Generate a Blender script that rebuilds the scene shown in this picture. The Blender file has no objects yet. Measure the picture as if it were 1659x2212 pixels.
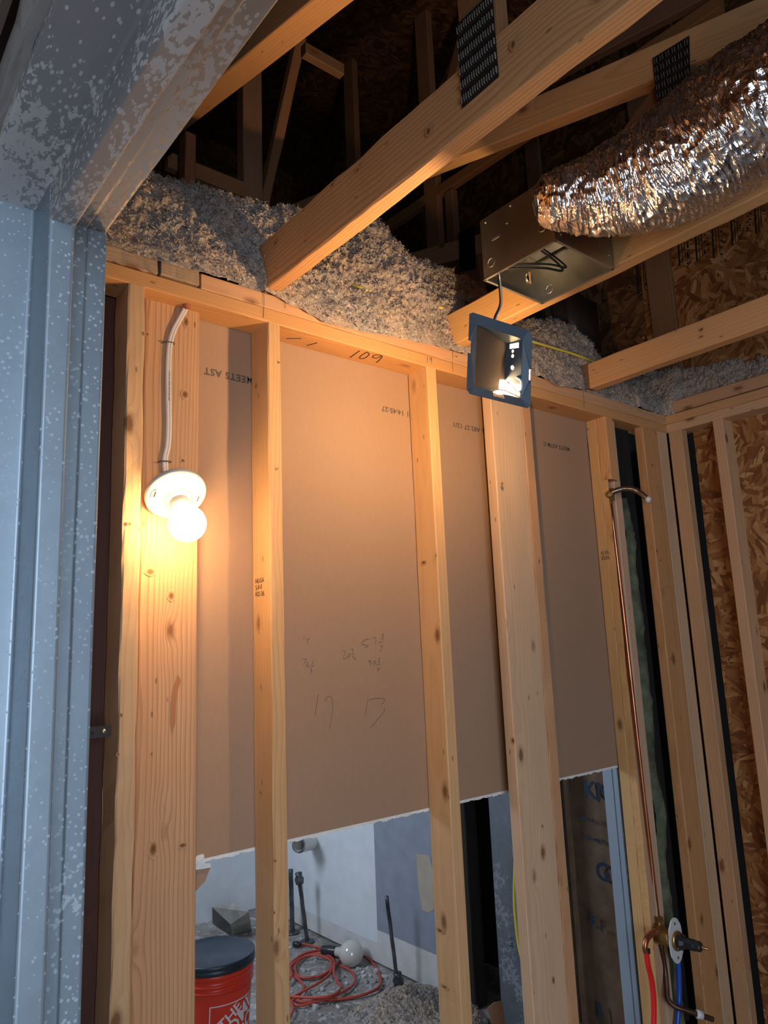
import bpy, bmesh, math, random
from mathutils import Vector, Matrix, noise
random.seed(7)
S = bpy.context.scene
COL = S.collection
V = Vector
# ------------------------------------------------------------------ camera
RW = Matrix(((0.77818108, 0.08410954, 0.62238235), (-0.62675651, 0.16732674, 0.76103747), (-0.0401307, -0.98230716, 0.1829267)))
CP = V((0, -1.53, 1.53)); FPX = 1584.0
cam = bpy.data.cameras.new('camera'); co = bpy.data.objects.new('camera', cam); COL.objects.link(co)
cam.sensor_fit = 'HORIZONTAL'; cam.sensor_width = 36; cam.lens = 36 * FPX / 1659; cam.clip_start = .02
cr, cd, cf = RW.col[0], RW.col[1], RW.col[2]
co.matrix_world = Matrix(((cr[0], -cd[0], -cf[0], CP[0]), (cr[1], -cd[1], -cf[1], CP[1]), (cr[2], -cd[2], -cf[2], CP[2]), (0, 0, 0, 1)))
S.camera = co
def P(px, py, ax, val):
    "where the sight line through a measured pixel meets the world plane axis ax = val (survey helper)"
    d = RW @ V((px - 829.5, py - 1106, FPX)); return CP + d * ((val - CP[ax]) / d[ax])
# ------------------------------------------------------------------ light and exposure
W = bpy.data.worlds.new('world'); S.world = W; W.use_nodes = True
W.node_tree.nodes['Background'].inputs[0].default_value = (.55, .72, 1, 1)
W.node_tree.nodes['Background'].inputs[1].default_value = .25
vs = S.view_settings; vs.view_transform = 'Standard'; vs.look = 'None'; vs.gamma = 1; vs.use_curve_mapping = False; vs.exposure = 0.5
def area(name, loc, to, sx, sy, power, col):
    l = bpy.data.lights.new(name, 'AREA'); l.shape = 'RECTANGLE'; l.size = sx; l.size_y = sy; l.energy = power; l.color = col
    o = bpy.data.objects.new(name, l); COL.objects.link(o); o.location = loc
    o.rotation_euler = (V(to) - V(loc)).to_track_quat('-Z', 'Y').to_euler(); return o
area('daylight_from_entry', (-.45, -3.3, 1.55), (.6, 0, 1.45), 1.5, 1.9, 50, (.72, .84, 1))
area('daylight_next_room', (.55, 1.75, 1.75), (2.4, 2.0, .55), .5, .7, 18, (.70, .83, 1))
BULB1, BULB2 = 66.0, 1350.0
BULBC = (1, .60, .27, 1)
# ------------------------------------------------------------------ object helpers
def link(o, parent=None, mw=None):
    COL.objects.link(o)
    if mw is None: mw = Matrix.Identity(4)
    if parent is not None:
        o.parent = parent; mw = WM(parent).inverted() @ mw
    o.matrix_basis = mw; return o
def WM(o):
    m = o.matrix_basis.copy()
    while o.parent: o = o.parent; m = o.matrix_basis @ m
    return m
def root(name, loc, label, cat, kind=None, group=None):
    o = bpy.data.objects.new(name, None); COL.objects.link(o); o.location = loc; o.matrix_basis = Matrix.Translation(loc)
    return tag(o, label, cat, kind, group)
def tag(o, label, cat=None, kind=None, group=None):
    o['label'] = label
    if cat: o['category'] = cat
    if kind: o['kind'] = kind
    if group: o['group'] = group
    return o
def mobj(name, verts, faces, mat, parent=None, mw=None, smooth=False, mats=None, mi=None):
    me = bpy.data.meshes.new(name); me.from_pydata([tuple(v) for v in verts], [], faces); me.update()
    for m in (mats or [mat]): me.materials.append(m)
    if mi: me.polygons.foreach_set('material_index', mi)
    if smooth: me.polygons.foreach_set('use_smooth', [True] * len(me.polygons))
    return link(bpy.data.objects.new(name, me), parent, mw)
def bmobj(name, bm, mat, parent=None, mw=None, smooth=False):
    bmesh.ops.recalc_face_normals(bm, faces=bm.faces)
    me = bpy.data.meshes.new(name); bm.to_mesh(me); bm.free(); me.materials.append(mat)
    if smooth: me.polygons.foreach_set('use_smooth', [True] * len(me.polygons))
    return link(bpy.data.objects.new(name, me), parent, mw)
BC = [0]
def board(name, a, b, w, h, parent, mat, xdir=None, seg=14, wob=.0007, bev=.003, cut=None):
    """one piece of lumber from centre-line end a to b, w wide along xdir, h the other way"""
    a, b = V(a), V(b); z = (b - a); L = z.length; z.normalize()
    x = V(xdir or (1, 0, 0)); x = (x - z * x.dot(z)).normalized(); y = z.cross(x)
    mw = Matrix(((x.x, y.x, z.x, a.x), (x.y, y.y, z.y, a.y), (x.z, y.z, z.z, a.z), (0, 0, 0, 1)))
    hw, hh = w / 2, h / 2; bv = min(bev, w * .2, h * .2)
    ring = [(-hw + bv, -hh), (hw - bv, -hh), (hw, -hh + bv), (hw, hh - bv), (hw - bv, hh), (-hw + bv, hh), (-hw, hh - bv), (-hw, -hh + bv)]
    vs_, fs = [], []; BC[0] += 1; sd = BC[0] * 7.3
    for k in range(seg + 1):
        zz = L * k / seg
        for i, (u, v) in enumerate(ring):
            n = noise.noise(V((i * 3.1 + sd, zz * 9, sd))) * wob * 2 + noise.noise(V((i * 1.7, zz * 45, sd))) * wob
            vs_.append((u + n, v + n * .8, zz))
    for k in range(seg):
        for i in range(8):
            j = (i + 1) % 8; fs.append((k * 8 + i, k * 8 + j, k * 8 + 8 + j, k * 8 + 8 + i))
    fs.append(tuple(range(7, -1, -1))); fs.append(tuple(seg * 8 + i for i in range(8)))
    return mobj(name, vs_, fs, mat, parent, mw)
def bbx(name, lo, hi, ax, parent, mat, **k):
    lo, hi = V(lo), V(hi); c = (lo + hi) / 2; a, b = c.copy(), c.copy(); a[ax] = lo[ax]; b[ax] = hi[ax]; s = hi - lo
    xa = 0 if ax != 0 else 1; ya = 3 - ax - xa; xd = [0, 0, 0]; xd[xa] = 1
    return board(name, a, b, s[xa], s[ya], parent, mat, xdir=xd, **k)
def sheet(name, origin, u, v, su, sv, th, parent, mat, nu=1, nv=1):
    "flat panel, local x,y in its plane, thickness along u x v"
    u, v = V(u).normalized(), V(v).normalized(); n = u.cross(v); o = V(origin)
    mw = Matrix(((u.x, v.x, n.x, o.x), (u.y, v.y, n.y, o.y), (u.z, v.z, n.z, o.z), (0, 0, 0, 1)))
    bm = bmesh.new(); bmesh.ops.create_cube(bm, size=1)
    for q in bm.verts: q.co = V(((q.co.x + .5) * su, (q.co.y + .5) * sv, (q.co.z + .5) * th))
    return bmobj(name, bm, mat, parent, mw)
def cbox(bm, lo, hi):
    r = bmesh.ops.create_cube(bm, size=1); lo, hi = V(lo), V(hi)
    for q in r['verts']: q.co = V([(lo[i] + hi[i]) / 2 + q.co[i] * (hi[i] - lo[i]) for i in range(3)])
    return r['verts']
def tube_data(pts, rad, n=10, cap=True, base=0):
    pts = [V(p) for p in pts]; vs_, fs = [], []
    if not hasattr(rad, '__len__'): rad = [rad] * len(pts)
    t0 = (pts[1] - pts[0]).normalized(); x = t0.orthogonal().normalized()
    for i, p in enumerate(pts):
        t = (pts[min(i + 1, len(pts) - 1)] - pts[max(i - 1, 0)]).normalized()
        x = (x - t * x.dot(t)).normalized(); y = t.cross(x)
        for k in range(n):
            a = 2 * math.pi * k / n; vs_.append(p + (x * math.cos(a) + y * math.sin(a)) * rad[i])
    for i in range(len(pts) - 1):
        for k in range(n):
            j = (k + 1) % n; fs.append((base + i * n + k, base + i * n + j, base + i * n + n + j, base + i * n + n + k))
    if cap: fs.append(tuple(base + k for k in range(n - 1, -1, -1))); fs.append(tuple(base + (len(pts) - 1) * n + k for k in range(n)))
    return vs_, fs
def smoothpts(pts, m=8):
    pts = [V(p) for p in pts]; out = []
    for i in range(len(pts) - 1):
        p0, p1, p2, p3 = pts[max(i - 1, 0)], pts[i], pts[i + 1], pts[min(i + 2, len(pts) - 1)]
        for k in range(m):
            t = k / m; out.append(.5 * ((2 * p1) + (p2 - p0) * t + (2 * p0 - 5 * p1 + 4 * p2 - p3) * t * t + (3 * p1 - p0 - 3 * p2 + p3) * t ** 3))
    out.append(pts[-1]); return out
def tube(name, pts, r, mat, parent=None, n=10, sm=8, mw=None):
    p = smoothpts(pts, sm) if sm else pts
    if hasattr(r, '__len__'):
        m = len(r) - 1; rr = []
        for i in range(len(p)):
            f = i / (len(p) - 1) * m; k = min(int(f), m - 1); rr.append(r[k] + (r[k + 1] - r[k]) * (f - k))
        r = rr
    v, f = tube_data(p, r, n); return mobj(name, v, f, mat, parent, mw, smooth=True)
def axis_frame(o, d):
    d = V(d).normalized(); x = d.orthogonal().normalized(); y = d.cross(x); o = V(o)
    return Matrix(((x.x, y.x, d.x, o.x), (x.y, y.y, d.y, o.y), (x.z, y.z, d.z, o.z), (0, 0, 0, 1)))
def lathe(name, prof, mat, parent=None, mw=None, n=40, smooth=True, cap=True):
    vs_, fs = [], []
    for r, z in prof:
        for k in range(n): a = 2 * math.pi * k / n; vs_.append((r * math.cos(a), r * math.sin(a), z))
    for i in range(len(prof) - 1):
        for k in range(n):
            j = (k + 1) % n; fs.append((i * n + k, i * n + j, i * n + n + j, i * n + n + k))
    if cap: fs.append(tuple(range(n - 1, -1, -1))); fs.append(tuple((len(prof) - 1) * n + k for k in range(n)))
    return mobj(name, vs_, fs, mat, parent, mw, smooth=smooth)
def text(name, s, size, o, u, v, mat, parent, ex=.00015, align='LEFT', font_sx=1, bold=0.0):
    c = bpy.data.curves.new(name, 'FONT'); c.body = s; c.size = size; c.extrude = ex; c.align_x = align; c.materials.append(mat)
    c.space_character = font_sx; c.resolution_u = 3
    u, v = V(u).normalized(), V(v).normalized(); n = u.cross(v); o = V(o)
    mw = Matrix(((u.x, v.x, n.x, o.x), (u.y, v.y, n.y, o.y), (u.z, v.z, n.z, o.z), (0, 0, 0, 1)))
    c.offset = bold; to = bpy.data.objects.new('t', c); COL.objects.link(to); dg = bpy.context.evaluated_depsgraph_get(); me = bpy.data.meshes.new_from_object(to.evaluated_get(dg)); me.name = name
    bpy.data.objects.remove(to); bpy.data.curves.remove(c)
    return link(bpy.data.objects.new(name, me), parent, mw)
# ------------------------------------------------------------------ materials
def newmat(name):
    m = bpy.data.materials.new(name); m.use_nodes = True; nt = m.node_tree; b = nt.nodes['Principled BSDF']; return m, nt, b
class N:
    def __init__(s, nt): s.nt = nt
    def __call__(s, t, ins=None, **props):
        n = s.nt.nodes.new(t)
        for k, v in props.items(): setattr(n, k, v)
        for k, v in (ins or {}).items():
            if isinstance(v, bpy.types.NodeSocket): s.nt.links.new(v, n.inputs[k])
            else: n.inputs[k].default_value = v
        return n
    def math(s, op, a, b=0.0, clamp=False):
        n = s('ShaderNodeMath', {0: a, 1: b}, operation=op); n.use_clamp = clamp; return n.outputs[0]
    def mix(s, f, a, b, mode='MIX'):
        n = s('ShaderNodeMix', data_type='RGBA', blend_type=mode)
        for k, v in ((0, f), (6, a), (7, b)):
            if isinstance(v, bpy.types.NodeSocket): s.nt.links.new(v, n.inputs[k])
            else: n.inputs[k].default_value = v if k == 0 else (tuple(v) + (1,))[:4]
        return n.outputs[2]
    def ramp(s, f, stops, interp='LINEAR'):
        n = s('ShaderNodeValToRGB', {0: f}); cr_ = n.color_ramp; cr_.interpolation = interp
        while len(cr_.elements) < len(stops): cr_.elements.new(.5)
        for e, (p, c) in zip(cr_.elements, stops): e.position = p; e.color = tuple(c) + (1,) if len(c) == 3 else c
        return n.outputs[0]
    def noise(s, vec, scale, detail=3, rough=.5, dist=0, out=0):
        return s('ShaderNodeTexNoise', {'Vector': vec, 'Scale': scale, 'Detail': detail, 'Roughness': rough, 'Distortion': dist}).outputs[out]
    def map(s, vec, sc=(1, 1, 1), loc=(0, 0, 0)):
        return s('ShaderNodeMapping', {'Vector': vec, 'Scale': sc, 'Location': loc}).outputs[0]
def g(v): return (v, v, v)
def plain(name, col, rough=.5, metal=0, emit=None, es=0, bump=None, vary=.0):
    m, nt, b = newmat(name); n = N(nt); b.inputs['Base Color'].default_value = tuple(col) + (1,); b.inputs['Roughness'].default_value = rough; b.inputs['Metallic'].default_value = metal
    if emit: b.inputs['Emission Color'].default_value = tuple(emit[:3]) + (1,); b.inputs['Emission Strength'].default_value = es
    tc = n('ShaderNodeTexCoord').outputs['Object']
    if vary:
        f = n.noise(tc, 14, 5); c = n.mix(n.ramp(f, [(.3, g(0)), (.7, g(1))]), [q * (1 - vary) for q in col], [min(1, q * (1 + vary)) for q in col]); nt.links.new(c, b.inputs['Base Color'])
    if bump:
        h = n.noise(tc, bump[0], 4); bp = n('ShaderNodeBump', {'Height': h, 'Strength': bump[1], 'Distance': bump[2]}); nt.links.new(bp.outputs[0], b.inputs['Normal'])
    return m
def wood(name, light, dark, ring=150, knot=(.19, .085, .035), contrast=1, tone=.12, dirt=.0):
    m, nt, b = newmat(name); n = N(nt)
    tc = n('ShaderNodeTexCoord').outputs['Object']; rnd = n('ShaderNodeObjectInfo').outputs['Random']
    off = n('ShaderNodeCombineXYZ', {0: n.math('MULTIPLY', rnd, 17.3), 1: n.math('MULTIPLY', rnd, 31.7), 2: n.math('MULTIPLY', rnd, 53.1)}).outputs[0]
    p = n('ShaderNodeVectorMath', {0: tc, 1: off}, operation='ADD').outputs[0]
    # knots
    kv = n.map(p, (9, 9, 4.5)); vo = n('ShaderNodeTexVoronoi', {'Vector': kv, 'Scale': 1.0, 'Randomness': 1.0}, feature='F1')
    kd = n.math('ADD', vo.outputs['Distance'], n.math('MULTIPLY', n.noise(p, 90, 2), .04))
    pull = n.math('POWER', n.math('SUBTRACT', 1, n.math('MULTIPLY', kd, 2.2), True), 3)
    low = n.noise(n.map(p, (5, 5, 1.1)), 1, 3)
    sx = n('ShaderNodeSeparateXYZ', {0: tc}).outputs
    cx = n.math('SUBTRACT', n.math('MULTIPLY', n.math('FRACT', n.math('MULTIPLY', rnd, 7.7)), .16), .08)
    cy = n.math('SUBTRACT', n.math('MULTIPLY', n.math('FRACT', n.math('MULTIPLY', rnd, 3.3)), .20), .10)
    dx = n.math('ADD', sx[0], cx); dy = n.math('ADD', sx[1], cy)
    r = n.math('SQRT', n.math('ADD', n.math('MULTIPLY', dx, dx), n.math('MULTIPLY', dy, dy)))
    r = n.math('ADD', r, n.math('MULTIPLY', low, .05)); r = n.math('ADD', r, n.math('MULTIPLY', pull, .03))
    s_ = n.math('FRACT', n.math('MULTIPLY', r, ring))
    rg = n.ramp(s_, [(0, g(.15)), (.55, g(.35)), (.85, g(1)), (.97, g(.75)), (1, g(.15))])
    fib = n.noise(n.map(p, (260, 260, 7)), 1, 3, .6)
    f = n.math('ADD', n.math('MULTIPLY', rg, .55 * contrast), n.math('MULTIPLY', n.math('SUBTRACT', fib, .5), .7), True)
    c = n.mix(f, light, dark)
    blot = n.noise(n.map(p, (14, 14, 3)), 1, 3)
    c = n.mix(n.ramp(blot, [(.35, g(0)), (.75, g(.45))]), c, [q * (1 - 2.2 * tone) for q in light])
    hs = n('ShaderNodeHueSaturation', {'Hue': n.math('ADD', .487, n.math('MULTIPLY', n.math('FRACT', n.math('MULTIPLY', rnd, 5.1)), .016)), 'Saturation': n.math('ADD', .88, n.math('MULTIPLY', n.math('FRACT', n.math('MULTIPLY', rnd, 9.1)), .2)), 'Value': n.math('ADD', .9, n.math('MULTIPLY', n.math('FRACT', n.math('MULTIPLY', rnd, 2.9)), .2)), 'Color': c}).outputs[0]
    kr = n.ramp(kd, [(0, g(1)), (.085, g(.9)), (.12, g(.35)), (.17, g(0))])
    c = n.mix(kr, hs, knot)
    dots = n('ShaderNodeTexVoronoi', {'Vector': n.map(p, (28, 28, 9)), 'Scale': 1.0}).outputs['Distance']
    c = n.mix(n.ramp(dots, [(0, g(.75)), (.055, g(.6)), (.085, g(0))]), c, [q * .5 for q in knot])
    nt.links.new(c, b.inputs['Base Color']); b.inputs['Roughness'].default_value = .62
    b.inputs['Specular IOR Level'].default_value = .3
    hgt = n.math('SUBTRACT', n.math('MULTIPLY', fib, .6), n.math('MULTIPLY', rg, .35))
    bp = n('ShaderNodeBump', {'Height': hgt, 'Strength': .35, 'Distance': .0012}); nt.links.new(bp.outputs[0], b.inputs['Normal'])
    return m
def osb(name, cols, flake=58):
    m, nt, b = newmat(name); n = N(nt); tc = n('ShaderNodeTexCoord').outputs['Object']
    p = n.map(tc, (1, 1, 0)); out = None
    wv = n('ShaderNodeVectorMath', {0: n('ShaderNodeTexNoise', {'Vector': p, 'Scale': 16.0, 'Detail': 2.0}).outputs['Color'], 1: (.010, .010, 0)}, operation='MULTIPLY').outputs[0]
    pw = n('ShaderNodeVectorMath', {0: p, 1: wv}, operation='ADD').outputs[0]
    res = []
    for sc, loc in ((9, (0, 0, 0)), (13, (3.3, 1.7, 0))):
        q = n.map(pw, (1, 1, 1), loc)
        cell = n('ShaderNodeTexVoronoi', {'Vector': q, 'Scale': float(sc)}, feature='F1').outputs['Color']
        ang = n.math('MULTIPLY', n('ShaderNodeSeparateColor', {0: cell}).outputs[0], 3.14159)
        rot = n('ShaderNodeVectorRotate', {'Vector': q, 'Angle': ang}, rotation_type='Z_AXIS').outputs[0]
        fl = n('ShaderNodeTexVoronoi', {'Vector': n.map(rot, (1, .24, 1)), 'Scale': float(flake)}, feature='F1')
        fib = n.noise(n.map(rot, (500, 20, 1)), 1, 2)
        res.append((n('ShaderNodeSeparateColor', {0: fl.outputs['Color']}).outputs, fib))
    (a, fa), (c_, fb) = res
    sel = n.math('GREATER_THAN', a[1], .45)
    v1 = n.math('ADD', n.math('MULTIPLY', a[0], .8), n.math('MULTIPLY', fa, .25)); v2 = n.math('ADD', n.math('MULTIPLY', c_[0], .8), n.math('MULTIPLY', fb, .25))
    val = n('ShaderNodeMix', {0: sel, 2: v1, 3: v2}).outputs[0]
    col = n.ramp(val, cols); nt.links.new(col, b.inputs['Base Color']); b.inputs['Roughness'].default_value = .55
    bp = n('ShaderNodeBump', {'Height': val, 'Strength': .5, 'Distance': .0015}); nt.links.new(bp.outputs[0], b.inputs['Normal'])
    return m
def galv(name, base, spot, amt=.5, metal=.6, rough=.38, big=60, spangle=.12, stretch=(1, 1, 1), dots=150.0, mixf=None, mt=None, dt=.17):
    m, nt, b = newmat(name); n = N(nt); tc = n('ShaderNodeTexCoord').outputs['Object']; tc = n.map(tc, stretch)
    sp = n('ShaderNodeTexVoronoi', {'Vector': tc, 'Scale': 55.0}).outputs['Color']
    v = n.math('MULTIPLY', n.math('SUBTRACT', n('ShaderNodeSeparateColor', {0: sp}).outputs[0], .5), spangle)
    cl = n.noise(tc, 9, 4); v = n.math('ADD', v, n.math('MULTIPLY', n.math('SUBTRACT', cl, .5), .35))
    c = n.mix(n.math('ADD', .5, v, True), [q * .72 for q in base], [min(1, q * 1.25) for q in base])
    nn = n.noise(tc, big, 3, .6, .4); reg = n.noise(tc, 7, 2)
    mask = n.ramp(n.math('ADD', nn, n.math('MULTIPLY', n.math('SUBTRACT', reg, .5), 1.1)), [((mt or .66 - .2 * amt), g(0)), ((mt or .66 - .2 * amt) + .03, g(1))])
    small = n('ShaderNodeTexVoronoi', {'Vector': tc, 'Scale': dots, 'Randomness': 1.0}).outputs['Distance']
    m2 = n.ramp(n.math('ADD', small, n.math('MULTIPLY', n.math('SUBTRACT', reg, .5), -.5)), [(dt, g(1)), (dt + .05, g(0))])
    mk = n.math('MULTIPLY', n.math('MAXIMUM', mask, m2), 1.0 if amt > 0 else 0.0)
    c = n.mix(n.math('MULTIPLY', mk, mixf or min(1, amt * 1.6)), c, spot); nt.links.new(c, b.inputs['Base Color'])
    nt.links.new(n.math('MULTIPLY', n.math('SUBTRACT', 1, mk), metal), b.inputs['Metallic'])
    nt.links.new(n.math('ADD', rough, n.math('MULTIPLY', mk, .25)), b.inputs['Roughness'])
    bp = n('ShaderNodeBump', {'Height': n.math('ADD', n.noise(tc, 40, 3), n.math('MULTIPLY', mk, .3)), 'Strength': .15, 'Distance': .001}); nt.links.new(bp.outputs[0], b.inputs['Normal'])
    return m
M = {}
M['pine'] = wood('pine', (.62, .37, .175), (.43, .215, .085))
M['pine_pale'] = wood('pale_pine', (.66, .435, .245), (.47, .275, .135), ring=120, contrast=.8)
M['fir'] = wood('fir', (.58, .32, .135), (.33, .145, .05), ring=110, contrast=1.3)
M['pine_fine'] = wood('fine_pine', (.63, .375, .175), (.46, .245, .10), ring=90, contrast=.6)
M['old'] = wood('weathered_wood', (.44, .31, .20), (.26, .16, .09), ring=130)
M['grey_old'] = wood('grey_weathered_wood', (.30, .27, .25), (.20, .175, .16), ring=130)
M['attic'] = wood('attic_shade_lumber', (.26, .135, .065), (.19, .09, .04), ring=110, contrast=.7)  # wood darkened so the attic's shade sits in its colour
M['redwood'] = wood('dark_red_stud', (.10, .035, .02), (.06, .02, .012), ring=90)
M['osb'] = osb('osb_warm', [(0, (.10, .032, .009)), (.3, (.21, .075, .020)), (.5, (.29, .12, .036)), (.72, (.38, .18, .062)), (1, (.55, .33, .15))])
M['osb_dark'] = osb('attic_shade_osb', [(0, (.035, .014, .006)), (.5, (.10, .044, .018)), (1, (.24, .115, .05))], 40)  # flake board with the attic's shade put into the colour
M['galv'] = galv('door_frame_galvanised', (.30, .285, .28), (.54, .525, .52), .50, big=135, stretch=(1, .5, 1), metal=.3, rough=.45, dots=150.0, mt=.535, dt=.27)
M['galvj'] = galv('door_jamb_galvanised', (.26, .32, .37), (.46, .53, .58), .02, big=95, metal=.5, rough=.42, dots=135.0, mixf=.38, mt=.80, dt=.20)
M['galv_box'] = galv('fan_housing_steel', (.50, .505, .48), (.5, .5, .5), .0, metal=1.0, rough=.36)
M['galv_stud'] = galv('steel_stud', (.19, .215, .24), (.5, .5, .5), .05, metal=.5)
M['plate'] = plain('gusset_steel', (.075, .07, .07), .42, .85, bump=(160, .2, .0006))
M['tooth'] = plain('gusset_teeth', (.42, .40, .36), .3, .7)
M['pan'] = plain('lamp_pan_steel', (.13, .17, .215), .36, .45)
M['pan_in'] = plain('lamp_pan_inside', (.05, .03, .02), .85, 0, bump=(300, .25, .0006))
M['screw'] = plain('bright_screws', (.55, .55, .52), .3, .9)
M['white_metal'] = plain('white_reflector', (.8, .78, .72), .4)
M['gyp'] = plain('gypsum_core', (.72, .72, .70), .9, bump=(120, .8, .003), vary=.12)
M['wallwhite'] = plain('white_paint', (.62, .64, .66), .7, bump=(30, .1, .002), vary=.05)
M['wallblue'] = plain('blue_grey_paint', (.24, .26, .31), .65, bump=(30, .1, .002), vary=.10)
M['basewhite'] = plain('unpainted_base_strip', (.55, .54, .52), .75, vary=.10)
M['tanpatch'] = plain('exposed_drywall_paper', (.40, .34, .26), .85, vary=.08)
M['black'] = plain('void_shade_black', (.006, .006, .006), .9)  # black painted where gaps and voids are only unlit
M['dark'] = plain('dark_gap', (.02, .014, .01), .9)
M['ink'] = plain('printed_ink', (.10, .075, .055), .8)
M['pencil'] = plain('pencil_line', (.13, .10, .08), .7)
M['marker'] = plain('black_marker', (.03, .02, .015), .7)
M['inkosb'] = plain('osb_print', (.015, .010, .008), .8)
M['blueink'] = plain('blue_ink', (.012, .035, .075), .7)
M['yellow'] = plain('yellow_cable_jacket', (.72, .60, .10), .42)
M['whitecable'] = plain('white_cable_jacket', (.62, .58, .53), .42)
M['staple'] = plain('cable_staples', (.12, .09, .07), .4, .7)
M['porc'] = plain('white_porcelain', (.44, .44, .44), .18)
M['blackplastic'] = plain('black_plastic', (.018, .02, .024), .32)
M['blackcable'] = plain('black_cable', (.008, .008, .008), .6)
M['lid'] = plain('black_bucket_lid', (.022, .032, .048), .38, bump=(18, .3, .004), vary=.35)
M['orange'] = plain('orange_plastic', (.78, .045, .018), .32)
M['logo'] = plain('white_print', (.8, .76, .74), .5)
M['cord'] = plain('orange_red_cord', (.42, .055, .03), .45)
M['copper'] = plain('copper_pipe', (.52, .20, .095), .3, .9, vary=.25)
M['brass'] = plain('brass', (.45, .29, .10), .32, .9, vary=.2)
M['steelpipe'] = plain('dull_steel_pipe', (.25, .20, .16), .3, .9, vary=.4)
M['oldpipe'] = plain('tarnished_brown_pipe', (.10, .055, .035), .42, .7, vary=.5)
M['tape'] = plain('thread_tape', (.66, .70, .70), .6)
M['red'] = plain('red_tube', (.78, .02, .02), .28)
M['blue'] = plain('blue_tube', (.015, .085, .50), .28)
M['whiteplastic'] = plain('white_plastic', (.62, .66, .68), .4)
M['pvc'] = plain('white_pvc', (.60, .60, .58), .45)
M['kraft'] = plain('kraft_paper', (.21, .13, .078), .75, bump=(9, .7, .02), vary=.22)
M['conduit'] = plain('dark_steel_rod', (.10, .105, .115), .4, .7, vary=.6)
M['greymetal'] = plain('dull_grey_metal', (.40, .38, .34), .42, .6, vary=.25)
M['brown_ext'] = plain('brown_sheathing', (.13, .085, .07), .7, vary=.12)
M['rag'] = plain('torn_brown_paper', (.26, .15, .085), .85)
M['bucketbulb'] = plain('large_glass_bulb', (.55, .53, .48), .08, .1)
M['barrel'] = plain('dark_duct_metal', (.05, .045, .045), .45, .5, vary=.2)
M['rockwool'] = plain('green_grey_wool', (.10, .115, .07), .95, bump=(60, 1, .01), vary=.6)
def bulbmat(name, st):
    m, nt, b = newmat(name); b.inputs['Base Color'].default_value = (.9, .9, .9, 1); b.inputs['Emission Color'].default_value = BULBC; b.inputs['Emission Strength'].default_value = st; return m
M['bulb'] = bulbmat('globe_bulb_glow', BULB1); M['bulb2'] = bulbmat('fan_bulb_glow', BULB2)
# drywall paper
m, nt, b = newmat('drywall_paper'); n = N(nt); tc = n('ShaderNodeTexCoord').outputs['Object']
c = n.mix(n.noise(n.map(tc, (3, 3, 1)), 30, 5, .65), (.31, .195, .126), (.37, .24, .156)); fl = n('ShaderNodeTexVoronoi', {'Vector': tc, 'Scale': 33.0}).outputs['Distance']
c = n.mix(n.ramp(fl, [(.03, g(.55)), (.055, g(0))]), c, (.50, .38, .27)); c = n.mix(n.math('MULTIPLY', n.noise(n.map(tc, (3, 3, 14)), 25, 3), .25), c, (.30, .20, .13))
nt.links.new(c, b.inputs['Base Color']); b.inputs['Roughness'].default_value = .75; b.inputs['Specular IOR Level'].default_value = .25; M['paper'] = m
# blown insulation
m, nt, b = newmat('blown_fibre'); n = N(nt); tc = n('ShaderNodeTexCoord').outputs['Object']
f1 = n.noise(tc, 7, 4, .6); f2 = n.noise(tc, 120, 4, .7); f3 = n.noise(tc, 32, 4, .65)
c = n.mix(n.ramp(f1, [(.40, g(0)), (.58, g(1))]), (.34, .315, .30), (.46, .37, .30)); c = n.mix(n.ramp(f3, [(.34, g(.8)), (.46, g(0))]), c, (.12, .12, .135)); c = n.mix(n.ramp(f2, [(.50, g(0)), (.68, g(.9))]), c, (.68, .57, .47))
nt.links.new(c, b.inputs['Base Color']); b.inputs['Roughness'].default_value = 1; b.inputs['Specular IOR Level'].default_value = .05
bp = n('ShaderNodeBump', {'Height': n.math('ADD', f2, f3), 'Strength': 1.0, 'Distance': .006}); nt.links.new(bp.outputs[0], b.inputs['Normal']); M['insul'] = m
# crinkled foil
m, nt, b = newmat('crinkled_foil'); n = N(nt); tc = n('ShaderNodeTexCoord').outputs['Object']
b.inputs['Base Color'].default_value = (.80, .79, .80, 1); b.inputs['Metallic'].default_value = 1; b.inputs['Roughness'].default_value = .17
v1 = n.noise(n.map(tc, (.30, 1.5, .30)), 42, 3, .55, .6); v2 = n.noise(tc, 30, 3, .6, .5); v3 = n('ShaderNodeTexVoronoi', {'Vector': n.map(tc, (.6, 1.3, .6)), 'Scale': 24.0}, feature='F1').outputs['Distance']
h = n.math('ADD', n.math('ADD', n.math('MULTIPLY', v1, 1.1), n.math('MULTIPLY', v2, .5)), n.math('MULTIPLY', v3, .5)); bp = n('ShaderNodeBump', {'Height': h, 'Strength': .8, 'Distance': .007}); nt.links.new(bp.outputs[0], b.inputs['Normal']); M['foil'] = m
# dirty floor
m, nt, b = newmat('dirty_concrete'); n = N(nt); tc = n('ShaderNodeTexCoord').outputs['Object']
c = n.mix(n.ramp(n.noise(tc, 3.5, 6, .7), [(.35, g(0)), (.65, g(1))]), (.17, .14, .12), (.36, .33, .31)); c = n.mix(n.ramp(n.noise(tc, 26, 5, .7), [(.55, g(0)), (.62, g(.8))]), c, (.50, .50, .51)); c = n.mix(n.ramp(n.noise(tc, 60, 3), [(.60, g(0)), (.68, g(.9))]), c, (.05, .04, .035))
nt.links.new(c, b.inputs['Base Color']); b.inputs['Roughness'].default_value = .85; M['floor'] = m
# ------------------------------------------------------------------ setting shell
fl = sheet('floor', (-2.6, -3.5, -.1), (1, 0, 0), (0, 1, 0), 5.6, 6.6, .1, None, M['floor']); tag(fl, 'dusty concrete slab running under both rooms', 'floor', 'structure')
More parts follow.
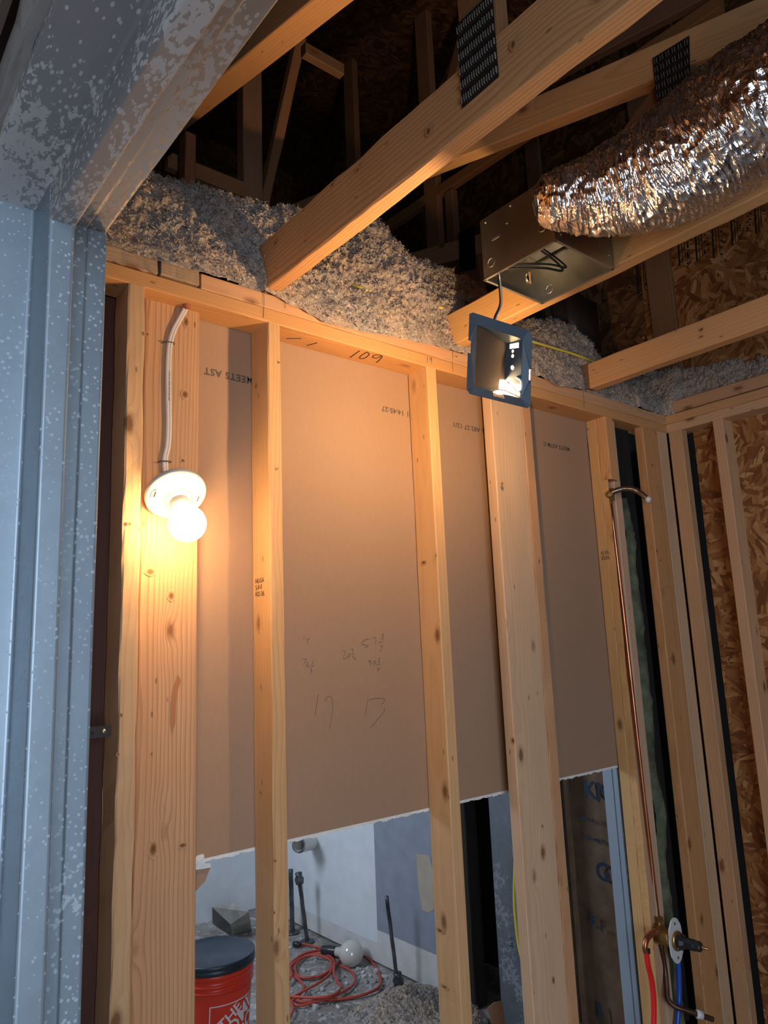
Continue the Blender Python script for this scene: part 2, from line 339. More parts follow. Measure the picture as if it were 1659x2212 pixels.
# roof
cl = root('ceiling', (0, 0, 4.5), 'dark board roof deck above the attic trusses', 'ceiling', 'structure')
sl = .28; u = V((1, 0, 0)); v = V((0, 1, sl))
for i in range(3):
    for j in range(5):
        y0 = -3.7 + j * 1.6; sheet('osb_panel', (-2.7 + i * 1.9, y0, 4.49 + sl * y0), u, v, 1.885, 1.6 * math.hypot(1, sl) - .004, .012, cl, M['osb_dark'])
# main stud wall
wb = root('wall_back', (1.6, 0, 0), 'open stud wall with brown drywall backs between the studs', 'wall', 'structure')
ZS = 2.362
bbx('top_plate', (.2, 0, ZS), (2.79, .089, 2.400), 0, wb, M['pine'], seg=40)
bbx('top_plate', (.712, .001, 2.401), (2.79, .089, 2.441), 0, wb, M['pine_fine'], seg=40)
tag(bbx('wood_block', (.40, -.002, 2.402), (.602, .085, 2.441), 0, wb, M['old'], seg=12, wob=.004), 'rough weathered offcut block')
tag(bbx('wood_block', (.610, -.004, 2.403), (.704, .085, 2.452), 0, wb, M['old'], seg=8, wob=.003), 'short rough block')
bbx('stud', (.538, 0, 0), (.576, .086, ZS), 2, wb, M['pine_pale'], seg=60, wob=.0018)
bbx('stud', (.575, .070, 0), (.594, .088, ZS), 2, wb, M['fir'])
tag(bbx('stud', (.594, .050, 0), (.731, .088, ZS), 2, wb, M['fir'], seg=40), 'wide flat board carrying the bulb')
bbx('stud', (.893, 0, 0), (.931, .088, ZS), 2, wb, M['pine'], seg=50, wob=.001)
bbx('stud', (1.441, 0, 0), (1.480, .088, ZS), 2, wb, M['pine_fine'], seg=50, wob=.001)
bbx('stud', (1.715, -.001, 0), (1.868, .038, ZS), 2, wb, M['pine_pale'], seg=50, wob=.001)
bbx('stud', (1.870, -.001, 0), (1.913, .088, ZS), 2, wb, M['pine'], seg=70, wob=.002)
# notched plumbing stud
bbx('stud', (2.352, .045, 0), (2.400, .088, ZS), 2, wb, M['pine'], seg=60, wob=.001)
bbx('stud', (2.352, 0, 2.118), (2.400, .0445, ZS), 2, wb, M['pine'], seg=8)
bbx('stud', (2.352, 0.017, 0), (2.3565, .0448, 2.118), 2, wb, M['pine_fine'], seg=160, wob=.0022, bev=.0008)
bbx('stud', (2.402, .022, 0), (2.446, .088, ZS), 2, wb, M['pine_pale'], seg=40)
bbx('stud', (2.452, .060, 0), (2.475, .088, ZS), 2, wb, M['attic'], seg=30)
bbx('stud', (2.604, 0, 0), (2.716, .038, ZS), 2, wb, M['pine'], seg=40)
bbx('stud', (2.717, .001, 0), (2.788, .038, ZS), 2, wb, M['pine_pale'], seg=40)
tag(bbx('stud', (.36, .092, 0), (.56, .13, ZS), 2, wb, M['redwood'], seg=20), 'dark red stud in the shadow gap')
sheet('shade_board', (.30, .135, 0), (1, 0, 0), (0, 0, 1), .28, 2.42, -.004, wb, M['black'])  # black sheet in place of the shade behind the left stud
bbx('bottom_plate', (.3, 0, .001), (2.79, .088, .038), 0, wb, M['pine'])
bbx('stud', (1.545, .105, 0), (1.583, .19, 1.12), 2, wb, M['attic'], seg=30)
# torn green wool in the bay
tag(sheet('shade_strip', (2.475, .075, .2), (1, 0, 0), (0, 0, 1), .13, 2.16, .01, wb, M['black']), 'black sheet standing in for the shade of the narrow bay')  # sheet painted black for the shade at the back of the bay
vv, ff = [], []
for i in range(120):
    z = .02 + i * .0172; a = .5 + .5 * noise.noise(V((0, 0, z * 3))); x0 = 2.492 + .03 * noise.noise(V((1, 2, z * 5))); x1 = x0 + .045 + .04 * a * (1 if z < 1.75 else max(0, 2.2 - z) * 1.6)
    for k in range(7):
        t = k / 6; vv.append((x0 + (x1 - x0) * t, .060 - .018 * math.sin(math.pi * t) + .008 * noise.noise(V((t * 6, 3, z * 22))), z))
for i in range(119):
    for k in range(6): a = i * 7 + k; ff.append((a, a + 1, a + 8, a + 7))
mobj('wool_batt', vv, ff, M['rockwool'], wb, smooth=True)['label'] = 'old green-grey wool batt'
# drywall sheet seen from its back
def drysheet(x0, x1, zb):
    d = sheet('drywall_panel', (x0, .0885, zb), (1, 0, 0), (0, 0, 1), x1 - x0, 2.44 - zb, .0005, wb, M['paper'])
    return d
dp = []
for x0, x1 in ((.585, .912), (.912, 1.46), (1.46, 1.889), (1.889, 2.352)):
    bm = bmesh.new(); cbox(bm, (x0, .089, 1.088), (x1, .1015, 2.438)); o = bmobj('drywall_panel', bm, M['paper'], wb); dp.append(o)
    # broken gypsum edge
    nseg = int((x1 - x0) / .006); vv, ff = [], []
    for i in range(nseg + 1):
        x = x0 + (x1 - x0) * i / nseg; d = .004 * noise.noise(V((x * 40, 0, 0))) + .003 * noise.noise(V((x * 160, 5, 0)))
        vv += [(x, .0895, 1.0878), (x, .0895, 1.080 + d), (x, .1012, 1.079 + d * .6), (x, .1012, 1.0878)]
    for i in range(nseg):
        for k in range(4): a = i * 4; ff.append((a + k, a + 4 + k, a + 4 + (k + 1) % 4, a + (k + 1) % 4))
    mobj('gypsum_edge', vv, ff, M['gyp'], o)
YD = .0888
def upside(s, size, xr, z, par, sx=1.1): # printed text seen upside down, starts at its right end
    text('printed_lettering', s, size, (xr, YD - .0002, z), (-1, 0, 0), (0, 0, -1), M['ink'], par, font_sx=sx, bold=.0007)
upside('MEETS AST', .026, .90, 2.240, dp[0], 1.12)
upside('11 14:45:27', .022, 1.452, 2.242, dp[1], 1.15)
upside('SA A82.27 12/1', .022, 1.787, 2.241, dp[2], 1.15)
upside('MEETS ASTM C', .021, 2.236, 2.243, dp[3], 1.12)
def hand(name, strokes, ox, oy, k, rad, mat, par, ax=1, val=YD - .0003):
    vs_, fs = [], []
    for st in strokes:
        pts = [P(ox + x / k, oy + y / k, ax, val) for x, y in st]
        pts = smoothpts(pts, 4) if len(pts) > 2 else pts
        a, b_ = tube_data(pts, rad, 5, True, len(vs_)); vs_ += a; fs += b_
    return mobj(name, vs_, fs, mat, par)
hw = [[(318, 300), (308, 335)], [(345, 325), (352, 348), (378, 322)], [(382, 318), (345, 395)],
      [(298, 575), (340, 572), (305, 645)], [(365, 600), (345, 640), (350, 665), (368, 660), (360, 640)], [(430, 580), (412, 640)], [(385, 660), (435, 655)], [(395, 680), (402, 705), (412, 712)], [(410, 710), (388, 752)],
      [(775, 485), (800, 475), (805, 500), (785, 560), (815, 565), (830, 545)], [(850, 505), (838, 530), (855, 548), (868, 520), (850, 505)], [(870, 455), (900, 452), (890, 500)], [(885, 518), (920, 510)], [(900, 535), (905, 560), (925, 560), (930, 590)],
      [(1090, 330), (1040, 345), (1005, 395), (1075, 410), (1078, 425), (1045, 435)], [(1130, 325), (1170, 320), (1165, 400)], [(1240, 280), (1265, 275), (1245, 305), (1265, 320), (1240, 345)], [(1210, 375), (1265, 365)], [(1228, 400), (1240, 425), (1262, 405)], [(1255, 408), (1215, 492)],
      [(1085, 595), (1112, 590), (1088, 612), (1112, 600), (1105, 662)], [(1150, 595), (1140, 625), (1160, 640), (1168, 605), (1150, 595)], [(1200, 565), (1222, 562), (1205, 590), (1220, 610), (1195, 620)], [(1180, 642), (1235, 632)], [(1190, 672), (1200, 695), (1222, 680), (1192, 722)],
      [(485, 990), (465, 1110), (445, 1255)], [(565, 1078), (600, 1025), (640, 1030), (658, 1120), (645, 1260), (622, 1410)],
      [(1080, 1045), (1060, 1150), (1045, 1255)], [(1095, 1060), (1180, 1040), (1270, 1050), (1275, 1075), (1240, 1118)], [(1275, 1160), (1265, 1210), (1180, 1310), (1110, 1395)]]
hand('pencil_writing', hw, 600, 1320, 5.53, .0007, M['pencil'], dp[1])
hw = [[(735, 240), (650, 300)], [(790, 258), (740, 290), (745, 312), (790, 300), (820, 270), (800, 252), (785, 262)], [(925, 290), (885, 305), (850, 298), (870, 278), (935, 285), (915, 320), (885, 345)], [(75, 130), (210, 130)], [(262, 192), (352, 168)]]
hand('marker_writing', hw, 600, 700, 4.1475, .0011, M['marker'], wb, 2, ZS - .0012)
hand('pencil_mark', [[(1567, 235), (1570, 310)], [(1565, 335), (1572, 425)], [(1340, 290), (1342, 345)], [(1378, 300), (1358, 310), (1372, 325), (1380, 305), (1378, 355)]], 600, 700, 4.1475, .0006, M['pencil'], wb, 1, -.0018)
hand('pencil_mark', [[(1135, 440), (1137, 520)], [(1135, 525), (1134, 600)], [(1270, 490), (1271, 540)]], 180, 480, 2.91, .0006, M['pencil'], wb, 1, -.0018)
hand('pencil_mark', [[(212, 525), (222, 590)], [(222, 595), (224, 655)]], 1200, 700, 3.614, .0006, M['pencil'], wb, 1, -.0018)
# grade stamps on two studs
text('stamp', 'NLGA\nS-P-F\nKD 26', .016, (.8916, .072, 1.70), (0, -1, 0), (0, 0, 1), M['ink'], wb, .0001)
text('stamp', 'FJ FR\n0296', .019, (2.3508, .075, 1.84), (0, -1, 0), (0, 0, 1), M['ink'], wb, .0001)
def knotmat():
    m, nt, b = newmat('wood_knot'); n = N(nt); tc = n('ShaderNodeTexCoord').outputs['Object']
    r = n('ShaderNodeVectorMath', {0: tc}, operation='LENGTH').outputs[1]; r = n.math('ADD', r, n.math('MULTIPLY', n.math('SUBTRACT', n.noise(tc, 2.2, 3), .5), .35))
    w = n.math('MULTIPLY', n.math('SINE', n.math('MULTIPLY', r, 22)), .5)
    c = n.ramp(n.math('ADD', r, n.math('MULTIPLY', w, .12)), [(.0, (.10, .04, .015)), (.35, (.17, .07, .025)), (.6, (.32, .155, .06)), (.9, (.52, .30, .145))]); nt.links.new(c, b.inputs['Base Color']); b.inputs['Roughness'].default_value = .6; return m
M['knot'] = knotmat()
KM = {}
def knot(px, py, ax_, val, rx, rz, par, rot=0):
    q = P(px, py, ax_, val); key = 'k'
    if key not in KM:
        vs_ = [(0, 0, 0)] + [((1 + .10 * math.sin(k * 2.1)) * math.cos(k * math.pi / 12), (1 + .08 * math.cos(k * 1.7)) * math.sin(k * math.pi / 12), 0) for k in range(24)]
        me = bpy.data.meshes.new('knot'); me.from_pydata(vs_, [], [(0, 1 + k, 1 + (k + 1) % 24) for k in range(24)]); me.materials.append(M['knot']); KM[key] = me
    if ax_ == 1: R = Matrix(((1, 0, 0), (0, 0, -1), (0, 1, 0)))
    else: R = Matrix(((0, 0, -1), (-1, 0, 0), (0, 1, 0)))
    mw = Matrix.Translation(q) @ R.to_4x4() @ Matrix.Rotation(rot, 4, 'Z') @ Matrix.Diagonal((rx, rz, .001, 1))
    return link(bpy.data.objects.new('knot', KM[key]), par, mw)
for px, py, rx, rz in ((402, 695, .009, .017), (400, 852, .011, .013), (395, 995, .008, .006), (370, 1287, .010, .013), (331, 1834, .011, .019), (395, 1826, .013, .006), (328, 1628, .0035, .004), (325, 1235, .014, .010), (448, 0, 0, 0)):
    if rx: knot(px, py, 1, .0487, rx, rz, wb)
for px, py, rx, rz in ((318, 722, .005, .005), (280, 1132, .005, .005), (255, 1630, .004, .004), (262, 1545, .004, .005), (605, 783, .003, .003), (595, 1860, .004, .004), (600, 1012, .004, .003), (592, 1972, .004, .004), (942, 1200, .003, .008), (1105, 1600, .0, .0), (1165, 1212, .004, .009), (1172, 1785, .003, .006), (1196, 2118, .006, .011), (1155, 1900, .003, .003), (1410, 1005, .004, .006), (1420, 1190, .006, .008), (1428, 1210, .008, .003)):
    if rx: knot(px, py, 1, -.0035, rx, rz, wb)
for px, py, rx, rz, X_ in ((238, 838, .004, .007, .5365), (235, 1790, .0, .0, .5365), (552, 835, .004, .006, .8915), (563, 1712, .004, .004, .8915), (935, 1205, .0, .0, 1.44), (915, 1215, .014, .006, 1.4395), (950, 2010, .014, .006, 1.4395), (960, 2132, .014, .005, 1.4395), (1085, 1045, .006, .008, 1.7135), (1108, 1600, .007, .010, 1.7135), (1270, 927, .006, .005, 2.3505), (1275, 1240, .005, .005, 2.3505)):
    if rx: knot(px, py, 0, X_ - .0015, rx, rz, wb)
st_ = [P(x, y, 1, .0487) for x, y in ((384, 1456), (391, 1470), (384, 1490), (380, 1520), (379, 1560), (372, 1585), (368, 1560), (369, 1520), (373, 1490))]
mobj('stain', st_, [tuple(range(9))], plain('red_brown_stain', (.36, .15, .06), .7), wb)['label'] = 'red-brown streak'
# ------------------------------------------------------------------ right wall and gable
wr = root('wall_right', (2.84, -.8, 0), 'open stud wall in the right corner backed with flake board', 'wall', 'structure')
XR = 2.79
bbx('top_plate', (XR, -1.6, 2.363), (XR + .089, .0, 2.401), 1, wr, M['pine'], seg=30)
bbx('top_plate', (XR + .001, -1.6, 2.402), (XR + .089, .089, 2.438), 1, wr, M['pine_fine'], seg=30)
bbx('top_plate', (XR + .012, -1.6, 2.445), (XR + .050, -.035, 2.495), 1, wr, M['pine'], seg=30)
bbx('stud', (XR, -.062, 0), (XR + .045, -.004, 2.363), 2, wr, M['pine'], seg=30)
bbx('stud', (XR, -.234, 0), (XR + .089, -.193, 2.363), 2, wr, M['pine_pale'], seg=40)
bbx('stud', (XR, -.640, 0), (XR + .089, -.600, 2.363), 2, wr, M['pine_pale'], seg=30)
bbx('bottom_plate', (XR, -1.6, .001), (XR + .089, 0, .038), 1, wr, M['pine'])
wp = sheet('osb_panel', (XR + .092, -.070, 0), (0, -1, 0), (0, 0, 1), 1.6, 2.5, .012, wr, M['osb'])
tag(wp, 'flake board sheathing behind the studs')
sheet('shade_board', (XR + .085, -.071, 0), (0, 1, 0), (0, 0, 1), .09, 2.36, .004, wr, M['black'])['label'] = 'black sheet standing in for the shade of the corner gap'  # shade between stud and flake board, painted as a black sheet
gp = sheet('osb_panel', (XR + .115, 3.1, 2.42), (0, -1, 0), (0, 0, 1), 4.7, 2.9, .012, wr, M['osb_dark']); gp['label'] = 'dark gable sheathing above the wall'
sheet('osb_panel', (XR + .106, .095, 2.45), (0, -1, 0), (0, 0, 1), 1.7, .80, .008, wr, M['osb'])
for y, w in ((.0, .115), (-.62, .09), (.62, .09), (1.24, .09), (1.86, .09)):
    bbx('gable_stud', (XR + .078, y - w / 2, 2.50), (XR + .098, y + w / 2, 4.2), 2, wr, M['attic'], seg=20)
def inkbars(cx, cy, hgt, parent):
    vs_, fs = [], []
    random.seed(int(cx)); X = XR + .0970
    for dx, w, hh, oy in ((0, 4, 1, 0), (8, 1.5, .95, 0), (14, 1.6, .8, 0)):
        q = [P(cx + dx, cy + oy, 0, X), P(cx + dx + w, cy + oy, 0, X), P(cx + dx + w + hgt * .06, cy + hgt * hh, 0, X), P(cx + dx + hgt * .06, cy + hgt * hh, 0, X)]
        b0 = len(vs_); vs_ += q; fs.append((b0, b0 + 1, b0 + 2, b0 + 3))
    for k in range(9):
        dx = random.choice((-10, -16, 20)); oy = k * hgt / 10 + 3; w = random.uniform(3, 6); h_ = random.uniform(2, 5)
        q = [P(cx + dx, cy + oy, 0, X), P(cx + dx + w, cy + oy, 0, X), P(cx + dx + w, cy + oy + h_, 0, X), P(cx + dx, cy + oy + h_, 0, X)]
        b0 = len(vs_); vs_ += q; fs.append((b0, b0 + 1, b0 + 2, b0 + 3))
    o = mobj('printed_mark', vs_, fs, M['inkosb'], parent); o['label'] = 'black bars printed on the sheathing'
for a in ((1463, 520, 55), (1500, 505, 60), (1536, 488, 70), (1577, 470, 60), (1628, 445, 60), (1374, 570, 65)): inkbars(*a, wr)
# ------------------------------------------------------------------ door frame at left
df = root('door_1', (.2, -.62, 0), 'galvanised steel door frame with whitish specks, standing at the left', 'door frame', 'structure')
def sweep(name, prof, f, n, mat, parent, th=.0015):
    bm = bmesh.new(); rows = []
    for k in range(n + 1): rows.append([bm.verts.new(f(p, k / n)) for p in prof])
    for k in range(n):
        for i in range(len(prof) - 1): bm.faces.new((rows[k][i], rows[k][i + 1], rows[k + 1][i + 1], rows[k + 1][i]))
    o = bmobj(name, bm, mat, parent)
    return o
def rnd_prof(pts, r=.004, n=4):
    out = [V((*pts[0], 0))]
    for i in range(1, len(pts) - 1):
        a, b_, c_ = [V((*q, 0)) for q in pts[i - 1:i + 2]]
        rr = min(r, (a - b_).length * .45, (c_ - b_).length * .45); p0 = b_ + (a - b_).normalized() * rr; p1 = b_ + (c_ - b_).normalized() * rr
        for k in range(n + 1): t = k / n; out.append(p0 * (1 - t) ** 2 + b_ * 2 * t * (1 - t) + p1 * t * t)
    out.append(V((*pts[-1], 0))); return [(q.x, q.y) for q in out]
ZH = 2.086
jp = rnd_prof([(.120, -.60), (.120, -.62), (.200, -.62), (.200, -.694), (.229, -.694), (.2295, -.622), (.262, -.622), (.264, -.6195), (.289, -.6195), (.2892, -.585), (.272, -.585)])
sweep('jamb', jp, lambda p, t: (p[0] + .0008 * math.sin(t * 9 + p[0] * 40), p[1], ZH * t), 60, M['galvj'], df)
hp = rnd_prof([(.150, 2.115), (.1375, 2.112), (.1375, 2.090), (.150, ZH), (.200, ZH), (.200, 2.036), (.229, 2.036), (.2295, 2.084), (.262, 2.084), (.264, 2.0875), (.289, 2.0875), (.2892, 2.112), (.272, 2.112)])
sweep('head', hp, lambda p, t: (p[0], -.615 - 1.35 * t, p[1] + .0006 * math.sin(t * 30)), 60, M['galv'], df)
wl = root('wall_left', (.2, -1, 0), 'framing over the steel door frame, brown sheathing with a grey wood edge', 'wall', 'structure')
bbx('header_board', (.140, -1.95, 2.120), (.270, -.60, 2.30), 1, wl, M['attic'], seg=20)
tag(bbx('header_board', (.1265, -1.95, 2.107), (.139, -.60, 2.150), 1, wl, M['grey_old'], seg=40, wob=.002), 'weathered grey strip of wood')
sheet('sheathing', (.118, -1.95, 2.149), (0, 1, 0), (0, 0, 1), 1.35, 1.0, -.008, wl, M['brown_ext'])
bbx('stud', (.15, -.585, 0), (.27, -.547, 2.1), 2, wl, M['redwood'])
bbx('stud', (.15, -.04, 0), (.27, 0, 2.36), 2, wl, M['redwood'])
sheet('sheathing', (.131, -.58, 0), (0, 1, 0), (0, 0, 1), .72, 2.1, -.008, wl, M['brown_ext'])
# enclosing walls out of view
def opening_wall(name, lab, y, x0, x1, ox0, ox1, oz0, oz1, mat):
    bm = bmesh.new(); z1 = 4.0
    cbox(bm, (x0, y, 0), (ox0, y + .1, z1)); cbox(bm, (ox1, y, 0), (x1, y + .1, z1)); cbox(bm, (ox0, y, oz1), (ox1, y + .1, z1)); cbox(bm, (ox0, y, 0), (ox1, y + .1, oz0))
    tag(bmobj(name, bm, mat), lab, 'wall', 'structure')
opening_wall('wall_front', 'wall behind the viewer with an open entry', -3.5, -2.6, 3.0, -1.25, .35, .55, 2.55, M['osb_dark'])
tag(sheet('ceiling_light_block', (-2.6, -3.5, 2.75), (1, 0, 0), (0, 1, 0), 2.715, 6.5, .014, None, M['wallwhite']), 'unseen ceiling over the entry side, added to keep daylight out of the attic', 'ceiling', 'structure')  # out of view, added to stop entry daylight reaching the attic
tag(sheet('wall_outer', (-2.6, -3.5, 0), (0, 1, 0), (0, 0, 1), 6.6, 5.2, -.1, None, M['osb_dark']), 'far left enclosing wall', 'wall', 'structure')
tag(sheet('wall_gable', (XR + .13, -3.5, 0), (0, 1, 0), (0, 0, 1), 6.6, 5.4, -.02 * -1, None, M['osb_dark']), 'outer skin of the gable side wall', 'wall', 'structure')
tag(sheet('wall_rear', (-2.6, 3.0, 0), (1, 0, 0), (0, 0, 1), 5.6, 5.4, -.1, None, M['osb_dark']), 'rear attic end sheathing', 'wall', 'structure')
# ------------------------------------------------------------------ next room
tag(sheet('ceiling_2', (-.6, .103, 2.425), (1, 0, 0), (0, 1, 0), 3.4, 2.9, .014, None, M['wallwhite']), 'drywall ceiling of the next room under the insulation', 'ceiling', 'structure')
wf = sheet('wall_far', (-.6, 2.79, 0), (1, 0, 0), (0, 0, 1), 3.01, 2.42, -.09, None, M['wallwhite']); tag(wf, 'grey-white far wall of the next room', 'wall', 'structure')
tag(sheet('wall_side', (-.6, .11, 0), (0, 1, 0), (0, 0, 1), 2.7, 2.42, -.05, None, M['wallwhite']), 'left wall of the next room', 'wall', 'structure')
wpn = root('wall_partition', (2.41, 1.9, 0), 'partition painted white then blue-grey over a bare base strip', 'wall', 'structure')
YE = 1.60
sheet('painted_face', (2.41, 2.79, .10), (0, -1, 0), (0, 0, 1), 2.79 - YE, 2.31, -.012, wpn, M['wallwhite'])['label'] = 'white painted end'
sheet('painted_face', (2.408, YE, .165), (0, -1, 0), (0, 0, 1), YE - .99, 2.25, -.014, wpn, M['wallblue'])['label'] = 'blue-grey painted end'
sheet('base_strip', (2.411, 2.79, 0.012), (0, -1, 0), (0, 0, 1), 2.79 - .99, .155, -.012, wpn, M['basewhite'])
pt = []
for px, py in ((899, 1844), (928, 1848), (935, 1880), (938, 1965), (925, 1972), (912, 1965), (905, 1925), (901, 1880)): pt.append(P(px, py, 0, 2.4065))
mobj('bare_patch', pt, [tuple(range(8))], M['tanpatch'], wpn)['label'] = 'tan patch of bare paper'
bbx('steel_stud', (2.425, .955, 0), (2.50, .985, 2.42), 2, wpn, M['dark'])
# steel stud with yellow cable, kraft batt and bead
ms = root('steel_stud', (2.42, .72, 0), 'grey steel stud with marker dots behind the drywall hole', 'stud')
bm = bmesh.new(); cbox(bm, (2.385, .640, 0), (2.388, .765, 2.42)); cbox(bm, (2.388, .762, 0), (2.46, .766, 2.42)); cbox(bm, (2.388, .640, 0), (2.46, .643, 2.42))
bmobj('web', bm, M['galv_stud'], ms)
q = P(1105, 2026, 0, 2.384); vs_ = []
for dz, w in ((0, .006), (-.018, .006), (-.028, .018)):
    vs_ += [(2.3838, q.y + w / 2, q.z + dz), (2.3838, q.y - w / 2, q.z + dz), (2.3838, q.y - w / 2, q.z + dz - .005), (2.3838, q.y + w / 2, q.z + dz - .005)]
mobj('marker_mark', vs_, [(0, 1, 2, 3), (4, 5, 6, 7), (8, 9, 10, 11)], M['marker'], ms)
yc = [P(x, y, 0, 2.36) for x, y in ((1118, 1700), (1114, 1805), (1112, 1880), (1111, 1945), (1115, 2000), (1122, 2050), (1135, 2095), (1160, 2150))]
tag(tube('electrical_cable', yc, .0062, M['yellow']), 'yellow cable bowing beside the grey steel stud', 'cable')
bd = root('steel_stud', (2.41, .17, 0), 'blue-lit corner stud edging the right end of the drywall hole', 'stud')
bm = bmesh.new(); cbox(bm, (2.343, .112, 0), (2.350, .150, 1.086)); cbox(bm, (2.346, .092, 0), (2.350, .109, 1.086)); bmobj('flange', bm, plain('primed_steel', (.30, .36, .42), .4, .2), bd)
bm = bmesh.new(); cbox(bm, (2.3505, .092, 0), (2.40, .150, 1.087)); bmobj('web', bm, M['galv_stud'], bd)
kb = root('insulation_batt', (2.6, .45, 0), 'brown paper-faced batt with blue lettering behind the hole', 'insulation')
vv, ff = [], []; nx, nz = 30, 60
for i in range(nz + 1):
    for k in range(nx + 1):
        y = .22 + k * .40 / nx; z = i * 2.3 / nz; vv.append((2.66 + .03 * noise.noise(V((y * 7, z * 3, 0))) + .05 * abs(k / nx - .5), y, z))
for i in range(nz):
    for k in range(nx): a = i * (nx + 1) + k; ff.append((a, a + nx + 1, a + nx + 2, a + 1))
mobj('paper_face', vv, ff, M['kraft'], kb, smooth=True)
vv = [(x + .03, y, z) for x, y, z in vv]; 
bbx('batt_core', (2.72, .22, 0), (2.80, .62, 2.3), 2, kb, M['rockwool'], seg=4)
def kt(s, px, py, size):
    q = P(px, py, 0, 2.625); text('blue_lettering', s, size, q, (0, -1, 0), (0, 0, 1), M['blueink'], kb, .0003, bold=size * .03)
kt('KNA', 1262, 1722, .095); kt('G', 1288, 1898, .095); kt('with foil', 1252, 1770, .022); kt('This way in', 1262, 1812, .022); kt('F..', 1275, 2000, .06); kt('I', 1292, 2200, .085)
bbx('paper_fold', (2.640, .545, 0), (2.655, .57, 2.2), 2, kb, M['kraft'], seg=20, wob=.004)
tag(sheet('wall_void', (2.805, .1, 0), (0, 1, 0), (0, 0, 1), 2.7, 2.42, .01, None, M['black']), 'black sheet at the back of the open cavity, standing in for its shade', 'wall', 'structure')  # painted black so the cavity reads unlit
tag(sheet('wall_cavity', (2.43, 1.35, 0), (1, 0, 0), (0, 0, 1), .37, 2.42, .01, None, M['black']), 'black sheet at the end of the open cavity, standing in for its shade', 'wall', 'structure')  # second black sheet painting the cavity's darkness
# ------------------------------------------------------------------ trusses
TG = 'roof trusses over the room'
def sl_z(y): return 3.1 + .275 * y
def member(name, X, a, b, h, par, mat, th=.038, **k):
    return board(name, (X + th / 2, a[0], a[1]), (X + th / 2, b[0], b[1]), th, h, par, mat, **k)
def gusset(X, quad, par, teeth=True, nu=8, nv=5):
    vs_ = [(X - .001, y, z) for y, z in quad] + [(X, y, z) for y, z in quad]
    gpl = mobj('gusset_plate', vs_, [(0, 1, 2, 3), (7, 6, 5, 4), (0, 4, 5, 1), (1, 5, 6, 2), (2, 6, 7, 3), (3, 7, 4, 0)], M['plate'], par)
    if teeth:
        tv, tf = [], []; q = [V((X - .0015, y, z)) for y, z in quad]
        for i in range(nu):
            for j in range(nv):
                for d in (-.0030, .0030):
                    uu = (i + .5) / nu; v2 = (j + .5) / nv
                    c = (q[0] * (1 - uu) + q[1] * uu) * (1 - v2) + (q[3] * (1 - uu) + q[2] * uu) * v2 + V((0, d, random.uniform(-.001, .001)))
                    b0 = len(tv); lz = .0065
                    tv += [c + V((0, -.0009, -lz)), c + V((0, .0009, -lz)), c + V((0, .0009, lz)), c + V((0, -.0009, lz)), c + V((-.0034, 0, -lz)), c + V((-.0034, 0, lz))]
                    tf += [(b0, b0 + 4, b0 + 5, b0 + 3), (b0 + 4, b0 + 1, b0 + 2, b0 + 5), (b0, b0 + 1, b0 + 4), (b0 + 3, b0 + 5, b0 + 2)]
        t = mobj('plate_teeth', tv, tf, M['tooth'], gpl); t['kind'] = 'stuff'
    return gpl
t1 = root('roof_truss', (.9, 0, 2.447), 'nearest wooden truss, grainy bottom chord with a toothed steel plate', 'truss', None, TG)
member('bottom_chord', .886, (-3.2, 2.515), (.55, 2.515), .136, t1, M['fir'], .040, seg=90, wob=.0012)
member('bottom_chord', .886, (.551, 2.515), (3.0, 2.515), .136, t1, M['attic'], .040)  # far part of the same chord, its shade given as darker wood; likewise below
member('sloped_chord', .866, (-3.2, sl_z(-3.2) + .13), (2.9, sl_z(2.9) + .13), .14, t1, M['pine_fine'], .072, seg=40)
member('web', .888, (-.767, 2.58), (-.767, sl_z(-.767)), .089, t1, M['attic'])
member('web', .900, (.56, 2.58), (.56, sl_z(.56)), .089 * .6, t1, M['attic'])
gusset(.885, [(-.722, 2.672), (-.812, 2.672), (-.812, 2.498), (-.722, 2.495)], t1, nu=8, nv=6)
gusset(.865, [(.52, 3.26), (.60, 3.30), (.60, 3.18), (.52, 3.16)], t1, False)
bc = root('truss_brace', (1.2, .62, 2.58), 'dark lateral braces and post behind the nearest truss', 'brace')
board('brace', (.87, .62, 3.18), (1.16, .62, 3.18), .030, .06, bc, M['attic'], xdir=(0, 1, 0))
board('brace', (.87, .62, 3.04), (1.16, .62, 3.04), .030, .07, bc, M['attic'], xdir=(0, 1, 0))
board('post', (1.20, .64, 2.50), (1.20, .64, 4.6), .08, .05, bc, M['attic'])
q0 = P(655, 108, 1, .25); q1 = P(738, 158, 1, .25); board('brace', q0, (q1.x, .25, q0.z), .03, .045, bc, M['attic'], xdir=(0, 1, 0))
qa, qb_ = P(648, 80, 0, 1.30), P(566, 450, 0, 1.30); board('brace', qa, qb_, .038, .035, bc, M['attic'])
t2 = root('roof_truss', (1.56, 0, 2.46), 'middle wooden truss passing behind the fan housing and foil duct', 'truss', None, TG)
member('bottom_chord', 1.557, (-3.2, 2.512), (.4, 2.512), .108, t2, M['pine_fine'], .045, seg=60, wob=.001)
member('bottom_chord', 1.557, (.401, 2.512), (3.0, 2.512), .108, t2, M['attic'], .045)
member('sloped_chord', 1.551, (-3.2, sl_z(-3.2) + .035), (2.9, sl_z(2.9) + .035), .092, t2, M['pine'], .05, seg=40)
member('web', 1.562, (-.78, 2.86), (-.30, 2.56), .060, t2, M['attic'])
member('web', 1.562, (.55, 2.57), (.55, sl_z(.55)), .089, t2, M['attic'])
member('web', 1.562, (-.81, 2.57), (-.81, sl_z(-.81)), .089, t2, M['attic'])
gusset(1.549, [(-.755, 2.935), (-.850, 2.927), (-.838, 2.798), (-.752, 2.815)], t2, True, 6, 5)
